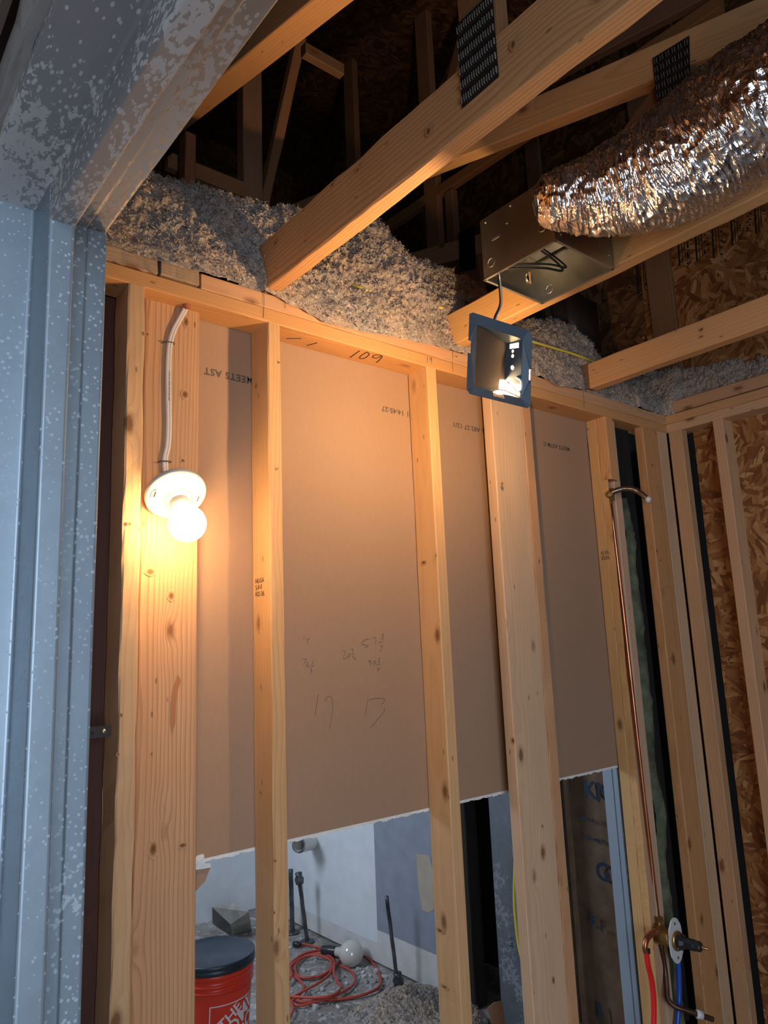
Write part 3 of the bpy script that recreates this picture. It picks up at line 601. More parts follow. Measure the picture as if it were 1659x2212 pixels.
t3 = root('roof_truss', (2.26, 0, 2.447), 'right-hand wooden truss landing on the plate near the corner', 'truss', None, TG)
member('bottom_chord', 2.254, (-3.2, 2.509), (-.012, 2.498), .098, t3, M['pine_fine'], .045, seg=60, wob=.001)
member('bottom_chord', 2.254, (-.011, 2.50), (3.0, 2.50), .098, t3, M['attic'], .045)
member('sloped_chord', 2.254, (-3.2, sl_z(-3.2) + .045), (2.9, sl_z(2.9) + .045), .092, t3, M['pine'], .045, seg=20)
member('web', 2.26, (.56, 2.54), (.56, sl_z(.56)), .13, t3, M['attic'])
member('web', 2.26, (.66, 3.36), (.66, 3.64), .05, t3, M['attic'])
member('web', 2.26, (1.20, 3.70), (-.65, 3.62), .05, t3, M['attic'])
member('web', 2.26, (1.4, 3.52), (1.4, 4.89), .09, t3, M['attic'])
member('web', 2.26, (.78, 3.35), (.78, 4.71), .09, t3, M['attic'])
member('web', 2.26, (.40, 4.6), (.74, 3.9), .06, t3, M['attic'])
member('web', 2.26, (.5, 3.95), (-2.2, 3.37), .089, t3, M['attic'])
member('web', 2.26, (1.25, 3.02), (1.02, 3.36), .07, t3, M['attic'])
gusset(2.252, [(.60, 3.39), (.50, 3.38), (.51, 3.17), (.61, 3.20)], t3, False)
t4 = root('roof_truss', (.22, 0, 2.447), 'truss over the steel door frame, mostly hidden by it', 'truss', None, TG)
member('bottom_chord', .20, (-3.2, 2.50), (3.0, 2.50), .10, t4, M['attic'])
member('sloped_chord', .20, (-3.2, sl_z(-3.2) + .04), (2.9, sl_z(2.9) + .04), .09, t4, M['attic'])
for px, py, rx, rz in ((925, 283, .009, .011), (772, 367, .006, .006), (718, 398, .008, .006), (1108, 96, .008, .012), (595, 525, .006, .006), (660, 505, .003, .003)):
    knot(px, py, 0, .8835, rx, rz, t1)
for px, py, rx, rz in ((1515, 712, .009, .007), (1390, 730, .004, .004), (1460, 715, .003, .003), (1515, 727, .010, .004)):
    knot(px, py, 0, 2.2515, rx, rz, t3)
# ------------------------------------------------------------------ blown insulation
def lerp(tab, x):
    if x <= tab[0][0]: return tab[0][1]
    for (a, b_), (c_, d) in zip(tab, tab[1:]):
        if x <= c_: return b_ + (d - b_) * (x - a) / (c_ - a)
    return tab[-1][1]
TOP = [(.30, 2.77), (.64, 2.775), (.78, 2.795), (.95, 2.80), (1.0, 2.81), (1.2, 2.86), (1.36, 2.91), (1.42, 2.92), (1.50, 2.84), (1.60, 2.82), (1.68, 2.825), (1.80, 2.84), (1.88, 2.80), (1.93, 2.68), (1.99, 2.66), (2.1, 2.75), (2.2, 2.775), (2.30, 2.80), (2.40, 2.79), (2.50, 2.70), (2.62, 2.66), (2.80, 2.66), (2.9, 2.66)]
def fluff(v, amp):
    a = noise.noise(v * 9) * .022 + noise.noise(v * 24) * .016 + noise.noise(v * 58) * .013 + noise.noise(v * 130) * .009
    return a * amp
def insulation(name, grid, label):
    rows, colsn, f = grid; vs_ = [None] * ((rows + 1) * (colsn + 1)); fs = []
    for i in range(rows + 1):
        for k in range(colsn + 1):
            p, nrm, amp = f(k / colsn, i / rows); p = V(p); w = noise.noise_vector(p * 70) * .006 * amp
            vs_[i * (colsn + 1) + k] = p + V(nrm) * fluff(p, amp) + w
    for i in range(rows):
        for k in range(colsn): a = i * (colsn + 1) + k; fs.append((a, a + 1, a + colsn + 2, a + colsn + 1))
    nv = len(vs_)
    for q in range(int(len(vs_) * .62)):
        p = vs_[random.randrange(nv)]; r = random.uniform(.003, .0075); d = [V((random.uniform(-1, 1), random.uniform(-1.2, .3), random.uniform(-.6, 1))).normalized() * r for _ in range(3)]
        o = V((0, -.002, .001)); b0 = len(vs_); vs_ += [p + o + d[0], p + o + d[1], p + o + d[2]]; fs.append((b0, b0 + 1, b0 + 2))
    o = mobj(name, vs_, fs, M['insul']); tag(o, label, 'insulation', 'stuff'); return o
BOT = sorted([(P(x_, y_, 1, -.012).x, P(x_, y_, 1, -.012).z) for x_, y_ in ((232, 528), (330, 560), (430, 588), (560, 618), (620, 655), (660, 672), (700, 695), (760, 714), (830, 724), (900, 738), (960, 752), (1145, 795), (1200, 832), (1262, 842), (1290, 828), (1340, 858), (1400, 886), (1432, 892))])
def f_main(uu, v_):
    x = .30 + 2.56 * uu; top = lerp(TOP, x) + .008
    a = v_ / .74
    if a <= 1:
        y = .004 + .19 * (a ** 1.5) + .02 * math.sin(a * 3.1); z = 2.446 + (top - 2.446) * math.sin(a * math.pi / 2) ** .85
        nr = V((0, -math.cos(a * 1.2), math.sin(a * 1.2)))
    else:
        b_ = (v_ - .74) / .26; y = .214 + .9 * b_ ** 1.3; z = top - .03 * b_; nr = V((0, 0, 1))
    zb = lerp(BOT, x) + .008 * noise.noise(V((x * 22, 4, 0))); zb = min(zb, 2.440); z = z + (zb - 2.446) * max(0, 1 - a * 3.2)
    return (x, y - (.016 if zb < 2.44 else .0) * max(0, 1 - a * 3), z), nr, min(1, .10 + a * 5)
insulation('blown_insulation', (150, 640, f_main), 'grey fluffy blown insulation heaped on top of the back wall')
def f_right(uu, v_):
    y = .10 - .75 * uu; a = min(1, v_ * 1.5); x = 2.848 + .035 * a + .015 * v_; top = 2.67 - .07 * uu - .09 * uu * uu
    if y > -.06: x -= .05 * min(1, (y + .06) / .03)
    return (x, y, 2.44 + (top - 2.44) * math.sin(a * math.pi / 2)), V((-math.cos(a * 1.3), 0, math.sin(a * 1.3))), .35 + .5 * a
insulation('blown_insulation', (50, 160, f_right), 'thin drift of grey insulation along the right wall plate')
def ycab(name, pix, Y, label, r=.0052):
    pts = [P(x, y, 1, yy) for (x, y), yy in zip(pix, Y)]; tag(tube(name, pts, r, M['yellow'], n=8), label, 'cable')
ycab('electrical_cable', [(300, 388), (330, 402), (380, 426), (430, 456), (480, 482), (530, 500), (572, 517), (610, 530)], [.08, .075, .07, .075, .06, .065, .06, .15], 'yellow cable lying across the insulation at the left')
ycab('electrical_cable', [(740, 606), (768, 618), (800, 630), (860, 648), (920, 658), (960, 667), (990, 676)], [.10, .03, .022, .05, .045, .022, .05], 'yellow cable half buried in the middle heap of insulation')
ycab('electrical_cable', [(1120, 726), (1145, 736), (1190, 750), (1230, 762), (1268, 776), (1300, 790)], [.06, .03, .028, .03, .03, .08], 'yellow cable on the insulation left of the corner truss')
# ------------------------------------------------------------------ porcelain lamp holder, bulb, cable
pc = P(378, 1063, 1, .004); bc_ = P(405, 1131, 1, -.066); ax = (bc_ - pc).normalized(); mwl = Matrix.Identity(4); xx = V((1, 0, 0)); xx = (xx - ax * xx.dot(ax)).normalized(); yy_ = ax.cross(xx)
mwl = Matrix(((xx.x, yy_.x, ax.x, pc.x), (xx.y, yy_.y, ax.y, pc.y), (xx.z, yy_.z, ax.z, pc.z), (0, 0, 0, 1))); mw = mwl
lh = root('lamp_holder', pc, 'round white porcelain lamp holder on the flat board', 'lamp')
pr = [(.0, -.001), (.066, -.001), (.0685, .003), (.0685, .010), (.066, .0135), (.060, .0145), (.056, .0135), (.052, .0155), (.043, .020), (.034, .0235), (.029, .0285), (.0265, .034), (.0225, .036), (.0, .036)]
lathe('base', pr, M['porc'], lh, mw, 64)
lathe('socket', [(.0, .034), (.020, .034), (.0215, .036), (.0215, .058), (.0195, .0605), (.017, .059), (.0, .059)], M['porc'], lh, mw, 40)
for sx in (-1, 1):
    c = V((sx * .048, .0, .0155)); bm = bmesh.new(); cbox(bm, c + V((-.003, -.007, -.002)), c + V((.003, .007, .0015))); bmobj('screw_slot', bm, M['dark'], lh, mwl)
    tube('slot_ridge', [c + V((-.008, -.012, .0)), c + V((-.009, .004, .0008)), c + V((-.002, .012, .0008)), c + V((.007, .010, 0))], .0011, M['porc'], lh, 6, mw=mwl)
r = .0395; prof = [(.0, -.038), (.0125, -.038), (.013, -.034), (.0145, -.0325)]
for k in range(5, 25): a = math.pi * (1 - k / 24 * .92 - .08) ; prof.append((r * math.sin(math.pi - a) if True else 0, -r * math.cos(math.pi - a)))
prof = [(.0, -.040), (.013, -.040), (.014, -.036)] + [(r * math.sin(t), -r * math.cos(t)) for t in [.40 + (math.pi - .42) * k / 22 for k in range(23)]]
tag(lathe('light_bulb', prof, M['bulb'], None, axis_frame(bc_, ax), 40), 'glowing round white bulb in the porcelain holder', 'light bulb')
cp = [P(x, y, 1, yy) for x, y, yy in ((402, 655, .040), (397, 668, .040), (385, 690, .043), (372, 715, .044), (364, 745, .045), (361, 790, .045), (361, 850, .045), (362, 910, .045), (360, 960, .045), (354, 990, .045), (355, 1020, .046))]
wc = root('electrical_cable', cp[0], 'white flat cable stapled down the board to the lamp holder', 'cable')
p = smoothpts(cp, 6); a, f = tube_data(p, .0042, 10); mobj('jacket', [V((q.x, q.y, q.z)) for q in a], f, M['whitecable'], wc, smooth=True)
a, f = tube_data([q + V((.006, 0, 0)) for q in p], .0042, 10); mobj('jacket', a, f, M['whitecable'], wc, smooth=True)
text('cable_print', 'NM-B 14-2 WITH GROUND 600V', .0052, P(365, 800, 1, .0405), (0, 0, -1), (1, 0, 0), M['ink'], wc, .0001)
for x, y in ((362, 741), (354, 998)):
    q = P(x, y, 1, .045); tube('staple', [q + V((-.012, .006, -.001)), q + V((-.009, -.004, 0)), q + V((.003, -.006, .001)), q + V((.014, -.004, .0025)), q + V((.018, .006, .002))], .0013, M['staple'], wc, 6, 4)
tag(lathe('foam_dab', [(.0, -.006), (.008, -.005), (.011, 0), (.007, .006), (.0, .007)], plain('red_sealant', (.35, .10, .06), .7, bump=(200, 1, .004)), None, axis_frame(P(404, 660, 1, .03), (0, .3, 1)), 10), 'red sealant dab where the white cable enters the plate', 'sealant')
# ------------------------------------------------------------------ fan housing
X0, X1, Y0, Y1, Z0, Z1 = 1.322, 1.5555, -.587, -.356, 2.450, 2.614
fh = root('fan_housing', (1.44, -.47, Z0), 'open galvanised exhaust fan box fixed to the middle truss', 'fan housing')
def plate_x(bm, lo, hi): cbox(bm, lo, hi)
for lo, hi, nm in (((X0, Y0, Z0), (X0 + .0012, Y1, Z1), 'side_panel'), ((X0, Y0, Z0), (X1, Y0 + .0012, Z1), 'side_panel'), ((X1 - .0012, Y0, Z0), (X1, Y1, Z1), 'side_panel'), ((X0, Y1 - .0012, Z0), (X1, Y1, Z1), 'side_panel'), ((X0, Y0, Z1), (X1, Y1, Z1 + .0012), 'top_panel')):
    bm = bmesh.new(); cbox(bm, lo, hi); bmobj(nm, bm, M['galv_box'], fh)
bm = bmesh.new()
for lo, hi in (((X0 - .001, Y0, Z0 - .0015), (X0 + .006, Y1, Z0)), ((X1 - .006, Y0, Z0 - .0015), (X1 + .001, Y1, Z0)), ((X0, Y0 - .001, Z0 - .0015), (X1, Y0 + .006, Z0)), ((X0, Y1 - .006, Z0 - .0015), (X1, Y1 + .001, Z0))): cbox(bm, lo, hi)
bmobj('rim', bm, M['screw'], fh)
bm = bmesh.new(); cbox(bm, (X0 + .01, Y0 + .10, 2.575), (X1 - .01, Y1 - .002, 2.577)); bmobj('inner_plate', bm, M['galv_box'], fh)
bm = bmesh.new(); cbox(bm, (X0 + .07, Y0 + .015, 2.545), (X1 - .03, Y0 + .075, 2.552)); cbox(bm, (X0 + .09, Y0 + .03, 2.535), (X0 + .115, Y0 + .06, 2.548)); cbox(bm, (X0 + .14, Y0 + .02, 2.552), (X0 + .16, Y0 + .09, 2.562)); bmobj('motor_bracket', bm, M['screw'], fh)
lathe('knockout', [(.0105, 0), (.0113, .0009), (.0125, 0)], M['galv_box'], fh, axis_frame((X0 - .0004, Y1 - .03, Z0 + .035), (-1, 0, 0)), 24, False, False)
lathe('knockout', [(.0105, 0), (.0113, .0009), (.0125, 0)], M['galv_box'], fh, axis_frame((X0 - .0004, Y0 + .035, Z0 + .05), (-1, 0, 0)), 24, False, False)
lathe('knockout', [(.0105, 0), (.0113, .0009), (.0125, 0)], M['galv_box'], fh, axis_frame((X1 - .002, Y1 - .03, Z0 + .03), (-1, 0, 0)), 24, False, False)
def slot(c, du, dv, m=M['screw']):
    bm = bmesh.new(); cbox(bm, V(c) - V(du) - V(dv) - V((.0006,) * 3), V(c) + V(du) + V(dv) + V((.0006,) * 3)); bmobj('slot', bm, m, fh)
slot((X0 - .0006, Y1 - .05, Z0 + .095), (0, .012, 0), (0, 0, .003)); slot((X0 + .055, Y0 - .0006, Z0 + .0), (0, 0, .0), (0, 0, 0)); slot((X1 - .055, Y0 - .0006, Z0 + .06), (.003, 0, 0), (0, 0, .018))
sl_ = lathe('slot_ring', [(.0, 0), (.008, 0), (.012, .003), (.016, 0)], M['galv_box'], fh, axis_frame((X1 - .05, Y1 - .002, Z0 + .06), (0, -1, 0)) @ Matrix.Diagonal((1.0, 1.0, 1, 1)), 20)
slot((X1 - .05, Y1 - .005, Z0 + .06), (.003, 0, 0), (0, 0, .016), M['pine'])
for c in ((X0 - .001, Y1 - .02, Z1 - .012), (X0 - .001, Y1 - .105, Z1 - .01), (X0 - .001, Y1 - .09, Z1 - .05), (X1 - .02, Y0 - .001, Z0 + .03), (X1 - .02, Y0 - .001, Z0 + .11), (X0 + .02, Y0 - .001, Z0 + .02), (X0 + .02, Y1 + .001, Z0 + .02)):
    lathe('screw', [(0, -.002), (.0028, -.002), (.0028, .001), (.0015, .0022), (0, .0022)], M['screw'], fh, axis_frame(c, (-1, 0, 0) if c[0] < X0 else (0, -1, 0)), 10)
tube('wire', [(X0 + .03, Y1 - .03, 2.475), (X0 + .06, Y1 - .07, 2.470), (X0 + .11, Y1 - .11, 2.468), (X0 + .17, Y1 - .12, 2.475), (X0 + .19, Y1 - .09, 2.52), (X0 + .17, Y1 - .06, 2.56)], .0030, M['blackcable'], fh, 8)
tube('wire', [(X0 + .03, Y1 - .03, 2.485), (X0 + .07, Y1 - .08, 2.480), (X0 + .12, Y1 - .12, 2.477), (X0 + .18, Y1 - .125, 2.485), (X0 + .20, Y1 - .09, 2.53), (X0 + .17, Y1 - .06, 2.57)], .0026, M['blackcable'], fh, 8)
tube('collar_tie', [P(1222, 468, 0, 1.40), P(1216, 490, 0, 1.40), P(1212, 512, 0, 1.40)], .003, M['screw'], fh, 6, 3)
# ------------------------------------------------------------------ foil duct
dpx = [(1158, 444, 1.235, .032), (1178, 440, 1.25, .054), (1222, 430, 1.28, .068), (1285, 420, 1.32, .086), (1350, 402, 1.35, .104), (1425, 376, 1.375, .118), (1500, 336, 1.39, .127), (1580, 280, 1.40, .131), (1660, 218, 1.40, .132), (1760, 150, 1.42, .126), (1900, 60, 1.43, .126)]
ctr = [P(x_, y_, 0, X_) for x_, y_, X_, r_ in dpx]; rad = [q[3] for q in dpx]
cpts = smoothpts(ctr, 64); nr = 210; vs_, fs = [], []; x = None; Ltot = 0
for i, p in enumerate(cpts):
    t = (cpts[min(i + 1, len(cpts) - 1)] - cpts[max(i - 1, 0)]).normalized()
    if x is None: x = t.orthogonal().normalized()
    x = (x - t * x.dot(t)).normalized(); y = t.cross(x); f = i / 64; k = min(int(f), len(rad) - 2); r = rad[k] + (rad[k + 1] - rad[k]) * (f - k)
    if i: Ltot += (p - cpts[i - 1]).length
    for j in range(nr):
        a = 2 * math.pi * j / nr; d = x * math.cos(a) + y * math.sin(a); q = p + d * r
        w = noise.noise(V((Ltot * 26, a * 1.2, 0)))  # long lengthwise-varying pleats across the tube
        rid = 1 - abs(noise.noise(V((Ltot * 95 + 2.5 * noise.noise(q * 9), a * 1.3, 3)))) * 2
        cr2 = 1 - abs(noise.noise(q * 36)) * 2
        disp = .0045 * rid + .004 * cr2 + .003 * w + .010 * noise.noise(q * 11) + .0012 * noise.noise(q * 90)
        vs_.append(q + d * (disp - .006) * min(1, r / .07) + t * .003 * noise.noise(q * 50))
for i in range(len(cpts) - 1):
    for j in range(nr): j2 = (j + 1) % nr; fs.append((i * nr + j, i * nr + j2, i * nr + nr + j2, i * nr + nr + j))
fs.append(tuple(range(nr - 1, -1, -1)))
tag(mobj('flexible_duct', vs_, fs, M['foil'], smooth=False), 'crinkled silver foil duct coming off the fan box', 'duct')
# ------------------------------------------------------------------ hanging lamp pan
yb, yt = -.50, -.517
BL, TL = P(1005, 850, 1, yb), P(1012, 674, 1, yt)
BR = min((P(1143, 884, 1, yb - .3 + k * .002) for k in range(300)), key=lambda q: abs((q - BL).normalized().dot((TL - BL).normalized())))
print('PAN', BL, BR, TL)
uu = (BR - BL); Wp = uu.length; uu.normalize(); vv_ = TL - BL; vv_ = (vv_ - uu * vv_.dot(uu)); Hp = vv_.length; vv_.normalize(); ww = vv_.cross(uu) # ww points away from the viewer?
if ww.y < 0: ww = -ww
def L(a, b_, c_): return BL + uu * (a * Wp) + vv_ * (b_ * Hp) + ww * c_
lp = root('lamp_pan', TL, 'dark steel lamp pan hanging by its wires, lit bulb inside', 'lamp')
def poly(name, pts, mat, holes=(), th=.0012):
    bm = bmesh.new(); es = []
    def loop(q):
        v_ = [bm.verts.new(p) for p in q]
        for i in range(len(v_)): es.append(bm.edges.new((v_[i], v_[(i + 1) % len(v_)])))
    loop(pts)
    for h_ in holes: loop(h_)
    bmesh.ops.triangle_fill(bm, use_beauty=True, use_dissolve=False, edges=es)
    o = bmobj(name, bm, mat, lp); md = o.modifiers.new('s', 'SOLIDIFY'); md.thickness = th; md.offset = 0; return o
fw, fd = .022, .0 # flange turned slightly outward
a0, a1, b0, b1 = .145, .875, .115, .885
RU, RD = .845, .052; rb, rt = .27, .90
outer = [L(0, .05, -.004), L(.05, 0, -.004), L(.955, 0, -.004), L(1, .04, -.004), L(1, .36, -.004), L(.965, .36, -.004), L(.965, .50, -.004), L(1, .50, -.004), L(1, .93, -.004), L(.94, 1, -.004), L(.05, 1, -.004), L(0, .97, -.004), L(0, .64, -.004), L(.04, .64, -.004), L(.04, .49, -.004), L(0, .49, -.004)]
inner = [L(a0, b0, .003), L(a1, b0, .003), L(a1, b1, .003), L(a0, b1, .003)]
sl4 = [L(.42, .062, .0), L(.60, .062, 0), L(.60, .112, 0), L(.42, .112, 0)]
# flange as four trapezoids with a tab slot in the lower one
poly('flange', [outer[0], outer[15], outer[14], outer[13], outer[12], outer[11], L(.05, 1, -.004), inner[3], inner[0], L(.05, 0, -.004)], M['pan'])
poly('flange', [L(.05, 1, -.004), L(.94, 1, -.004), inner[2], inner[3]], M['pan'])
poly('flange', [outer[2], outer[3], outer[4], outer[5], outer[6], outer[7], outer[8], outer[9], inner[2], inner[1]], M['pan'])
poly('flange', [L(.05, 0, -.004), L(.42, 0, -.004), L(.42, b0, .003), inner[0]], M['pan']); poly('flange', [L(.60, 0, -.004), outer[2], inner[1], L(.60, b0, .003)], M['pan'])
poly('flange', [L(.42, 0, -.004), L(.60, 0, -.004), L(.60, .05, -.001), L(.42, .05, -.001)], M['pan'])
r0, r1 = L(RU, rb, RD), L(RU, rt, RD)
poly('reflector', [inner[0], r0, r1, inner[3]], M['pan_in'])
def R2(s, t): # on the right panel: s ridge->flange, t bottom->top
    return (r0 * (1 - t) + r1 * t) * (1 - s) + (inner[1] * (1 - t) + inner[2] * t) * s
def circ(s, t, rr, n_=16): return [R2(s, t) + (vv_ * math.cos(2 * math.pi * k / n_) + (R2(1, t) - R2(0, t)).normalized() * math.sin(2 * math.pi * k / n_)) * rr for k in range(n_)]
slotp = [R2(.0, .22), R2(.55, .22), R2(.92, .20), R2(.92, .03), R2(.0, .03)]
s0_, s1_ = r0 * .97 + r1 * .03, r0 * .78 + r1 * .22; sl_in = (inner[0] - r0).normalized() * .030
poly('reflector', [inner[1], r0, s0_, R2(.92, .03), R2(.92, .22), s1_, r1, inner[2]], M['pan'], [circ(.42, .81, .0034), circ(.42, .72, .0042), circ(.42, .50, .0052), [R2(.22, .87), R2(.78, .86), R2(.78, .95), R2(.22, .96)]])
bpy.data.objects.remove(bpy.data.objects['reflector']); poly('reflector', [inner[0], r0, s0_, s0_ + sl_in, s1_ + sl_in * .9, s1_, r1, inner[3]], M['pan_in'])
poly('end_facet', [inner[0], inner[1], r0], M['pan']); poly('end_facet', [inner[3], inner[2], r1], M['pan'])
# added shield beside the holed panel, shaped to throw the bulb's light back left
uR = uu * .050; q0_, q1_, q2_, q3_ = r0 + ww * .045, r1 + ww * .045, R2(.9, 0), R2(.9, 1)
mobj('light_shield', [q2_ + uu * .004, q3_ + uu * .004, q2_ + uR * .6, q3_ + uR * .6, q0_ + uR, q1_ + uR, q0_, q1_], [(2, 3, 5, 4), (0, 2, 4, 6), (1, 7, 5, 3)], M['white_metal'], lp)
cb = s0_ * .5 + s1_ * .5 + ww * .020 + uu * .006
lathe('light_bulb', [(0, -.024), (.008, -.022), (.014, -.010), (.0155, .0), (.013, .010), (.007, .018), (0, .020)], M['bulb2'], lp, axis_frame(cb, uu * .8 + vv_ * .3), 24)
tube('lamp_clip', [R2(.05, .12) - ww * .004, R2(.3, .12) - ww * .006, R2(.7, .08) - ww * .004, R2(.95, .14) - ww * .003, R2(.93, .28) - ww * .003, R2(.6, .32) - ww * .004], .0022, M['white_metal'], lp, 8)
lathe('junction_box', [(0, 0), (.021, 0), (.021, .012), (.019, .016), (0, .017)], M['pan'], lp, axis_frame(L(.66, .955, .045), vv_), 20)
wA = L(.62, 1.03, .040)
tube('wire', [wA, wA + V((-.006, 0, .02)), P(1080, 655, 1, -.42), P(1077, 610, 1, -.375), (X0 + .032, Y1 - .02, 2.48)], .0022, M['blackcable'], lp, 8)
tube('wire', [wA + V((.004, 0, 0)), wA + V((-.001, 0, .02)), P(1084, 655, 1, -.42), P(1081, 610, 1, -.375), (X0 + .036, Y1 - .02, 2.48)], .0019, M['whiteplastic'], lp, 8)
# ------------------------------------------------------------------ attic metal boot
q = P(1222, 690, 1, .24)
o = root('duct_boot', q, 'dark rounded metal duct boot in the attic behind the insulation', 'duct')
bm = bmesh.new(); cbox(bm, q + V((-.17, -.10, -.22)), q + V((.15, .12, .12))); bmesh.ops.bevel(bm, geom=bm.edges[:], offset=.06, segments=5, affect='EDGES'); bmobj('body', bm, M['barrel'], o, smooth=True)
lathe('collar', [(.09, .0), (.095, .0), (.095, .12), (.09, .12)], M['barrel'], o, axis_frame(q + V((-.02, .02, .11)), (0, 0, 1)), 30)
# ------------------------------------------------------------------ strap at left gap
s0, s1 = P(186, 1584, 1, -.012), P(240, 1580, 1, -.012)
st = root('metal_strap', s0, 'short black strap with round holes by the left stud', 'strap')
bm = bmesh.new(); cbox(bm, (s0.x - .05, -.012, s0.z - .011), (s1.x, -.0105, s0.z + .011)); bmobj('bar', bm, M['plate'], st)
lathe('rivet', [(0, 0), (.0045, 0), (.0045, .001), (0, .0012)], M['screw'], st, axis_frame((s1.x - .014, -.012, s0.z), (0, -1, 0)), 14); lathe('rivet', [(0, 0), (.003, 0), (.003, .001), (0, .0012)], M['dark'], st, axis_frame((s1.x - .036, -.012, s0.z), (0, -1, 0)), 14)
# ------------------------------------------------------------------ shower plumbing
sp = root('shower_plumbing', (2.38, .02, 0), 'shower valve with copper riser, shower arm and spout pipe in the notched stud', 'plumbing')
XC = 2.379
tube('riser_pipe', [(2.376, .030, 2.06), (2.390, .030, 1.66), (2.401, .030, 1.15), (2.412, .028, .57)], .0078, M['copper'], sp, 14, 3)
lathe('drop_elbow', [(0, -.03), (.013, -.03), (.014, -.012), (.018, .0), (.016, .014), (0, .016)], M['brass'], sp, axis_frame((2.378, .026, 2.072), (0, 0, 1)), 18)
arm = [(2.378, .024, 2.075), (2.384, -.012, 2.083), (2.40, -.06, 2.094), (2.415, -.105, 2.094), (2.43, -.145, 2.078), (2.442, -.172, 2.055), (2.450, -.19, 2.036)]
arm = [P(x, y, 1, yy) for x, y, yy in ((1312, 1072, .02), (1326, 1062, -.004), (1345, 1056, -.03), (1362, 1056, -.055), (1377, 1061, -.075), (1390, 1070, -.095), (1399, 1078, -.108))]
tube('shower_arm', arm, .0098, M['steelpipe'], sp, 16)
d = (arm[-1] - arm[-2]).normalized(); lathe('thread_end', [(.0, -.004), (.0108, -.004), (.0108, .010), (.0085, .010), (.0080, .003), (.0, .003)], M['tape'], sp, axis_frame(arm[-1], d), 20)
d = (arm[1] - arm[0]).normalized(); lathe('arm_collar', [(0, -.006), (.0155, -.006), (.0155, .006), (.013, .010), (0, .010)], M['brass'], sp, axis_frame(arm[0] + d * .012, d), 8, False)
vc = P(1448, 2028, 1, -.018)
lathe('valve_body', [(0, -.06), (.020, -.06), (.027, -.05), (.027, .0), (.022, .006), (0, .006)], M['brass'], sp, axis_frame(vc, (-.0, -1, 0)), 24)
tube('valve_outlet', [P(1422, 1980, 1, .02), P(1424, 2000, 1, .02), P(1432, 2022, 1, .015)], .011, M['brass'], sp, 12, 4)
for y in (1985, 2000): lathe('nut', [(0, -.006), (.0145, -.006), (.0145, .006), (0, .006)], M['brass'], sp, axis_frame(P(1423, y, 1, .02), (0, 0, 1)), 6, False)
# white mounting plate (rounded lozenge)
bm = bmesh.new(); ring = []
for k in range(48):
    a = 2 * math.pi * k / 48; s_, c_ = math.sin(a), math.cos(a); rr = .040 + .030 * abs(s_) ** 3; ring.append(bm.verts.new((rr * c_ * (1.0 if abs(s_) < .8 else .9), rr * s_, 0)))
fc = bm.faces.new(ring); ex = bmesh.ops.extrude_face_region(bm, geom=[fc])
for e in ex['geom']:
    if isinstance(e, bmesh.types.BMVert): e.co.z += .004
pm = Matrix.Translation(vc + V((.0, -.018, 0))) @ Matrix.Rotation(math.radians(90), 4, 'X'); bmobj('mounting_plate', bm, M['whiteplastic'], sp, pm)
for z in (.052, -.052): lathe('plate_hole', [(0, 0), (.005, 0), (.005, .0006), (0, .0006)], M['rag'], sp, axis_frame(vc + V((0, -.0225, z)), (0, -1, 0)), 14)
cv = vc + V((0, -.022, 0))
lathe('bonnet_ring', [(0, 0), (.030, 0), (.031, .003), (.030, .008), (.024, .010), (0, .010)], M['brass'], sp, axis_frame(cv, (0, -1, 0)), 30)
lathe('cartridge', [(0, .008), (.026, .008), (.026, .018), (.022, .024), (.018, .030), (.018, .060), (.0165, .062), (.0165, .078), (.014, .082), (0, .082)], M['blackplastic'], sp, axis_frame(cv, (.12, -1, -.02)), 10, False)
lathe('stem', [(0, .08), (.006, .08), (.006, .090), (.004, .092), (.004, .104), (0, .106)], M['brass'], sp, axis_frame(cv, (.12, -1, -.02)), 12)
lathe('screw', [(0, 0), (.004, 0), (.003, .003), (0, .0035)], M['screw'], sp, axis_frame(cv + V((-.016, -.012, -.016)), (0, -1, 0)), 10)
tube('inlet_elbow', [P(1420, 2012, 1, -.01), P(1408, 2016, 1, -.015), P(1397, 2028, 1, -.015), P(1393, 2045, 1, -.015), P(1395, 2058, 1, -.015)], [.0105, .0105, .010, .0085, .0085], M['copper'], sp, 14)
lathe('crimp_ring', [(0, -.006), (.0115, -.006), (.0115, .006), (0, .006)], M['blackplastic'], sp, axis_frame(P(1397, 2054, 1, -.015), (0, 0, 1)), 16)
tube('spout_pipe', [P(1428, 2040, 1, .02), P(1436, 2090, 1, .02), P(1440, 2130, 1, .01), P(1443, 2158, 1, -.0), P(1458, 2174, 1, -.02), P(1480, 2182, 1, -.045), P(1505, 2190, 1, -.07), P(1540, 2202, 1, -.10)], .0085, M['oldpipe'], sp, 12)
lathe('coupling', [(0, -.010), (.013, -.010), (.013, .010), (0, .010)], M['whiteplastic'], sp, axis_frame(P(1511, 2192, 1, -.075), V((.75, -.6, -.25))), 20)
tag(tube('water_tube', [P(x, y, 1, -.016) for x, y in ((1396, 2056), (1400, 2085), (1408, 2120), (1412, 2160), (1412, 2212), (1408, 2300), (1400, 2400))], .0085, M['red'], None, 14), 'red water tube hanging below the shower valve', 'tube')
tag(tube('water_tube', [P(x, y, 1, .0) for x, y in ((1462, 2040), (1464, 2070), (1466, 2100), (1467, 2150), (1463, 2212), (1455, 2300), (1440, 2400))], .0085, M['blue'], None, 14), 'blue water tube hanging below the shower valve', 'tube')
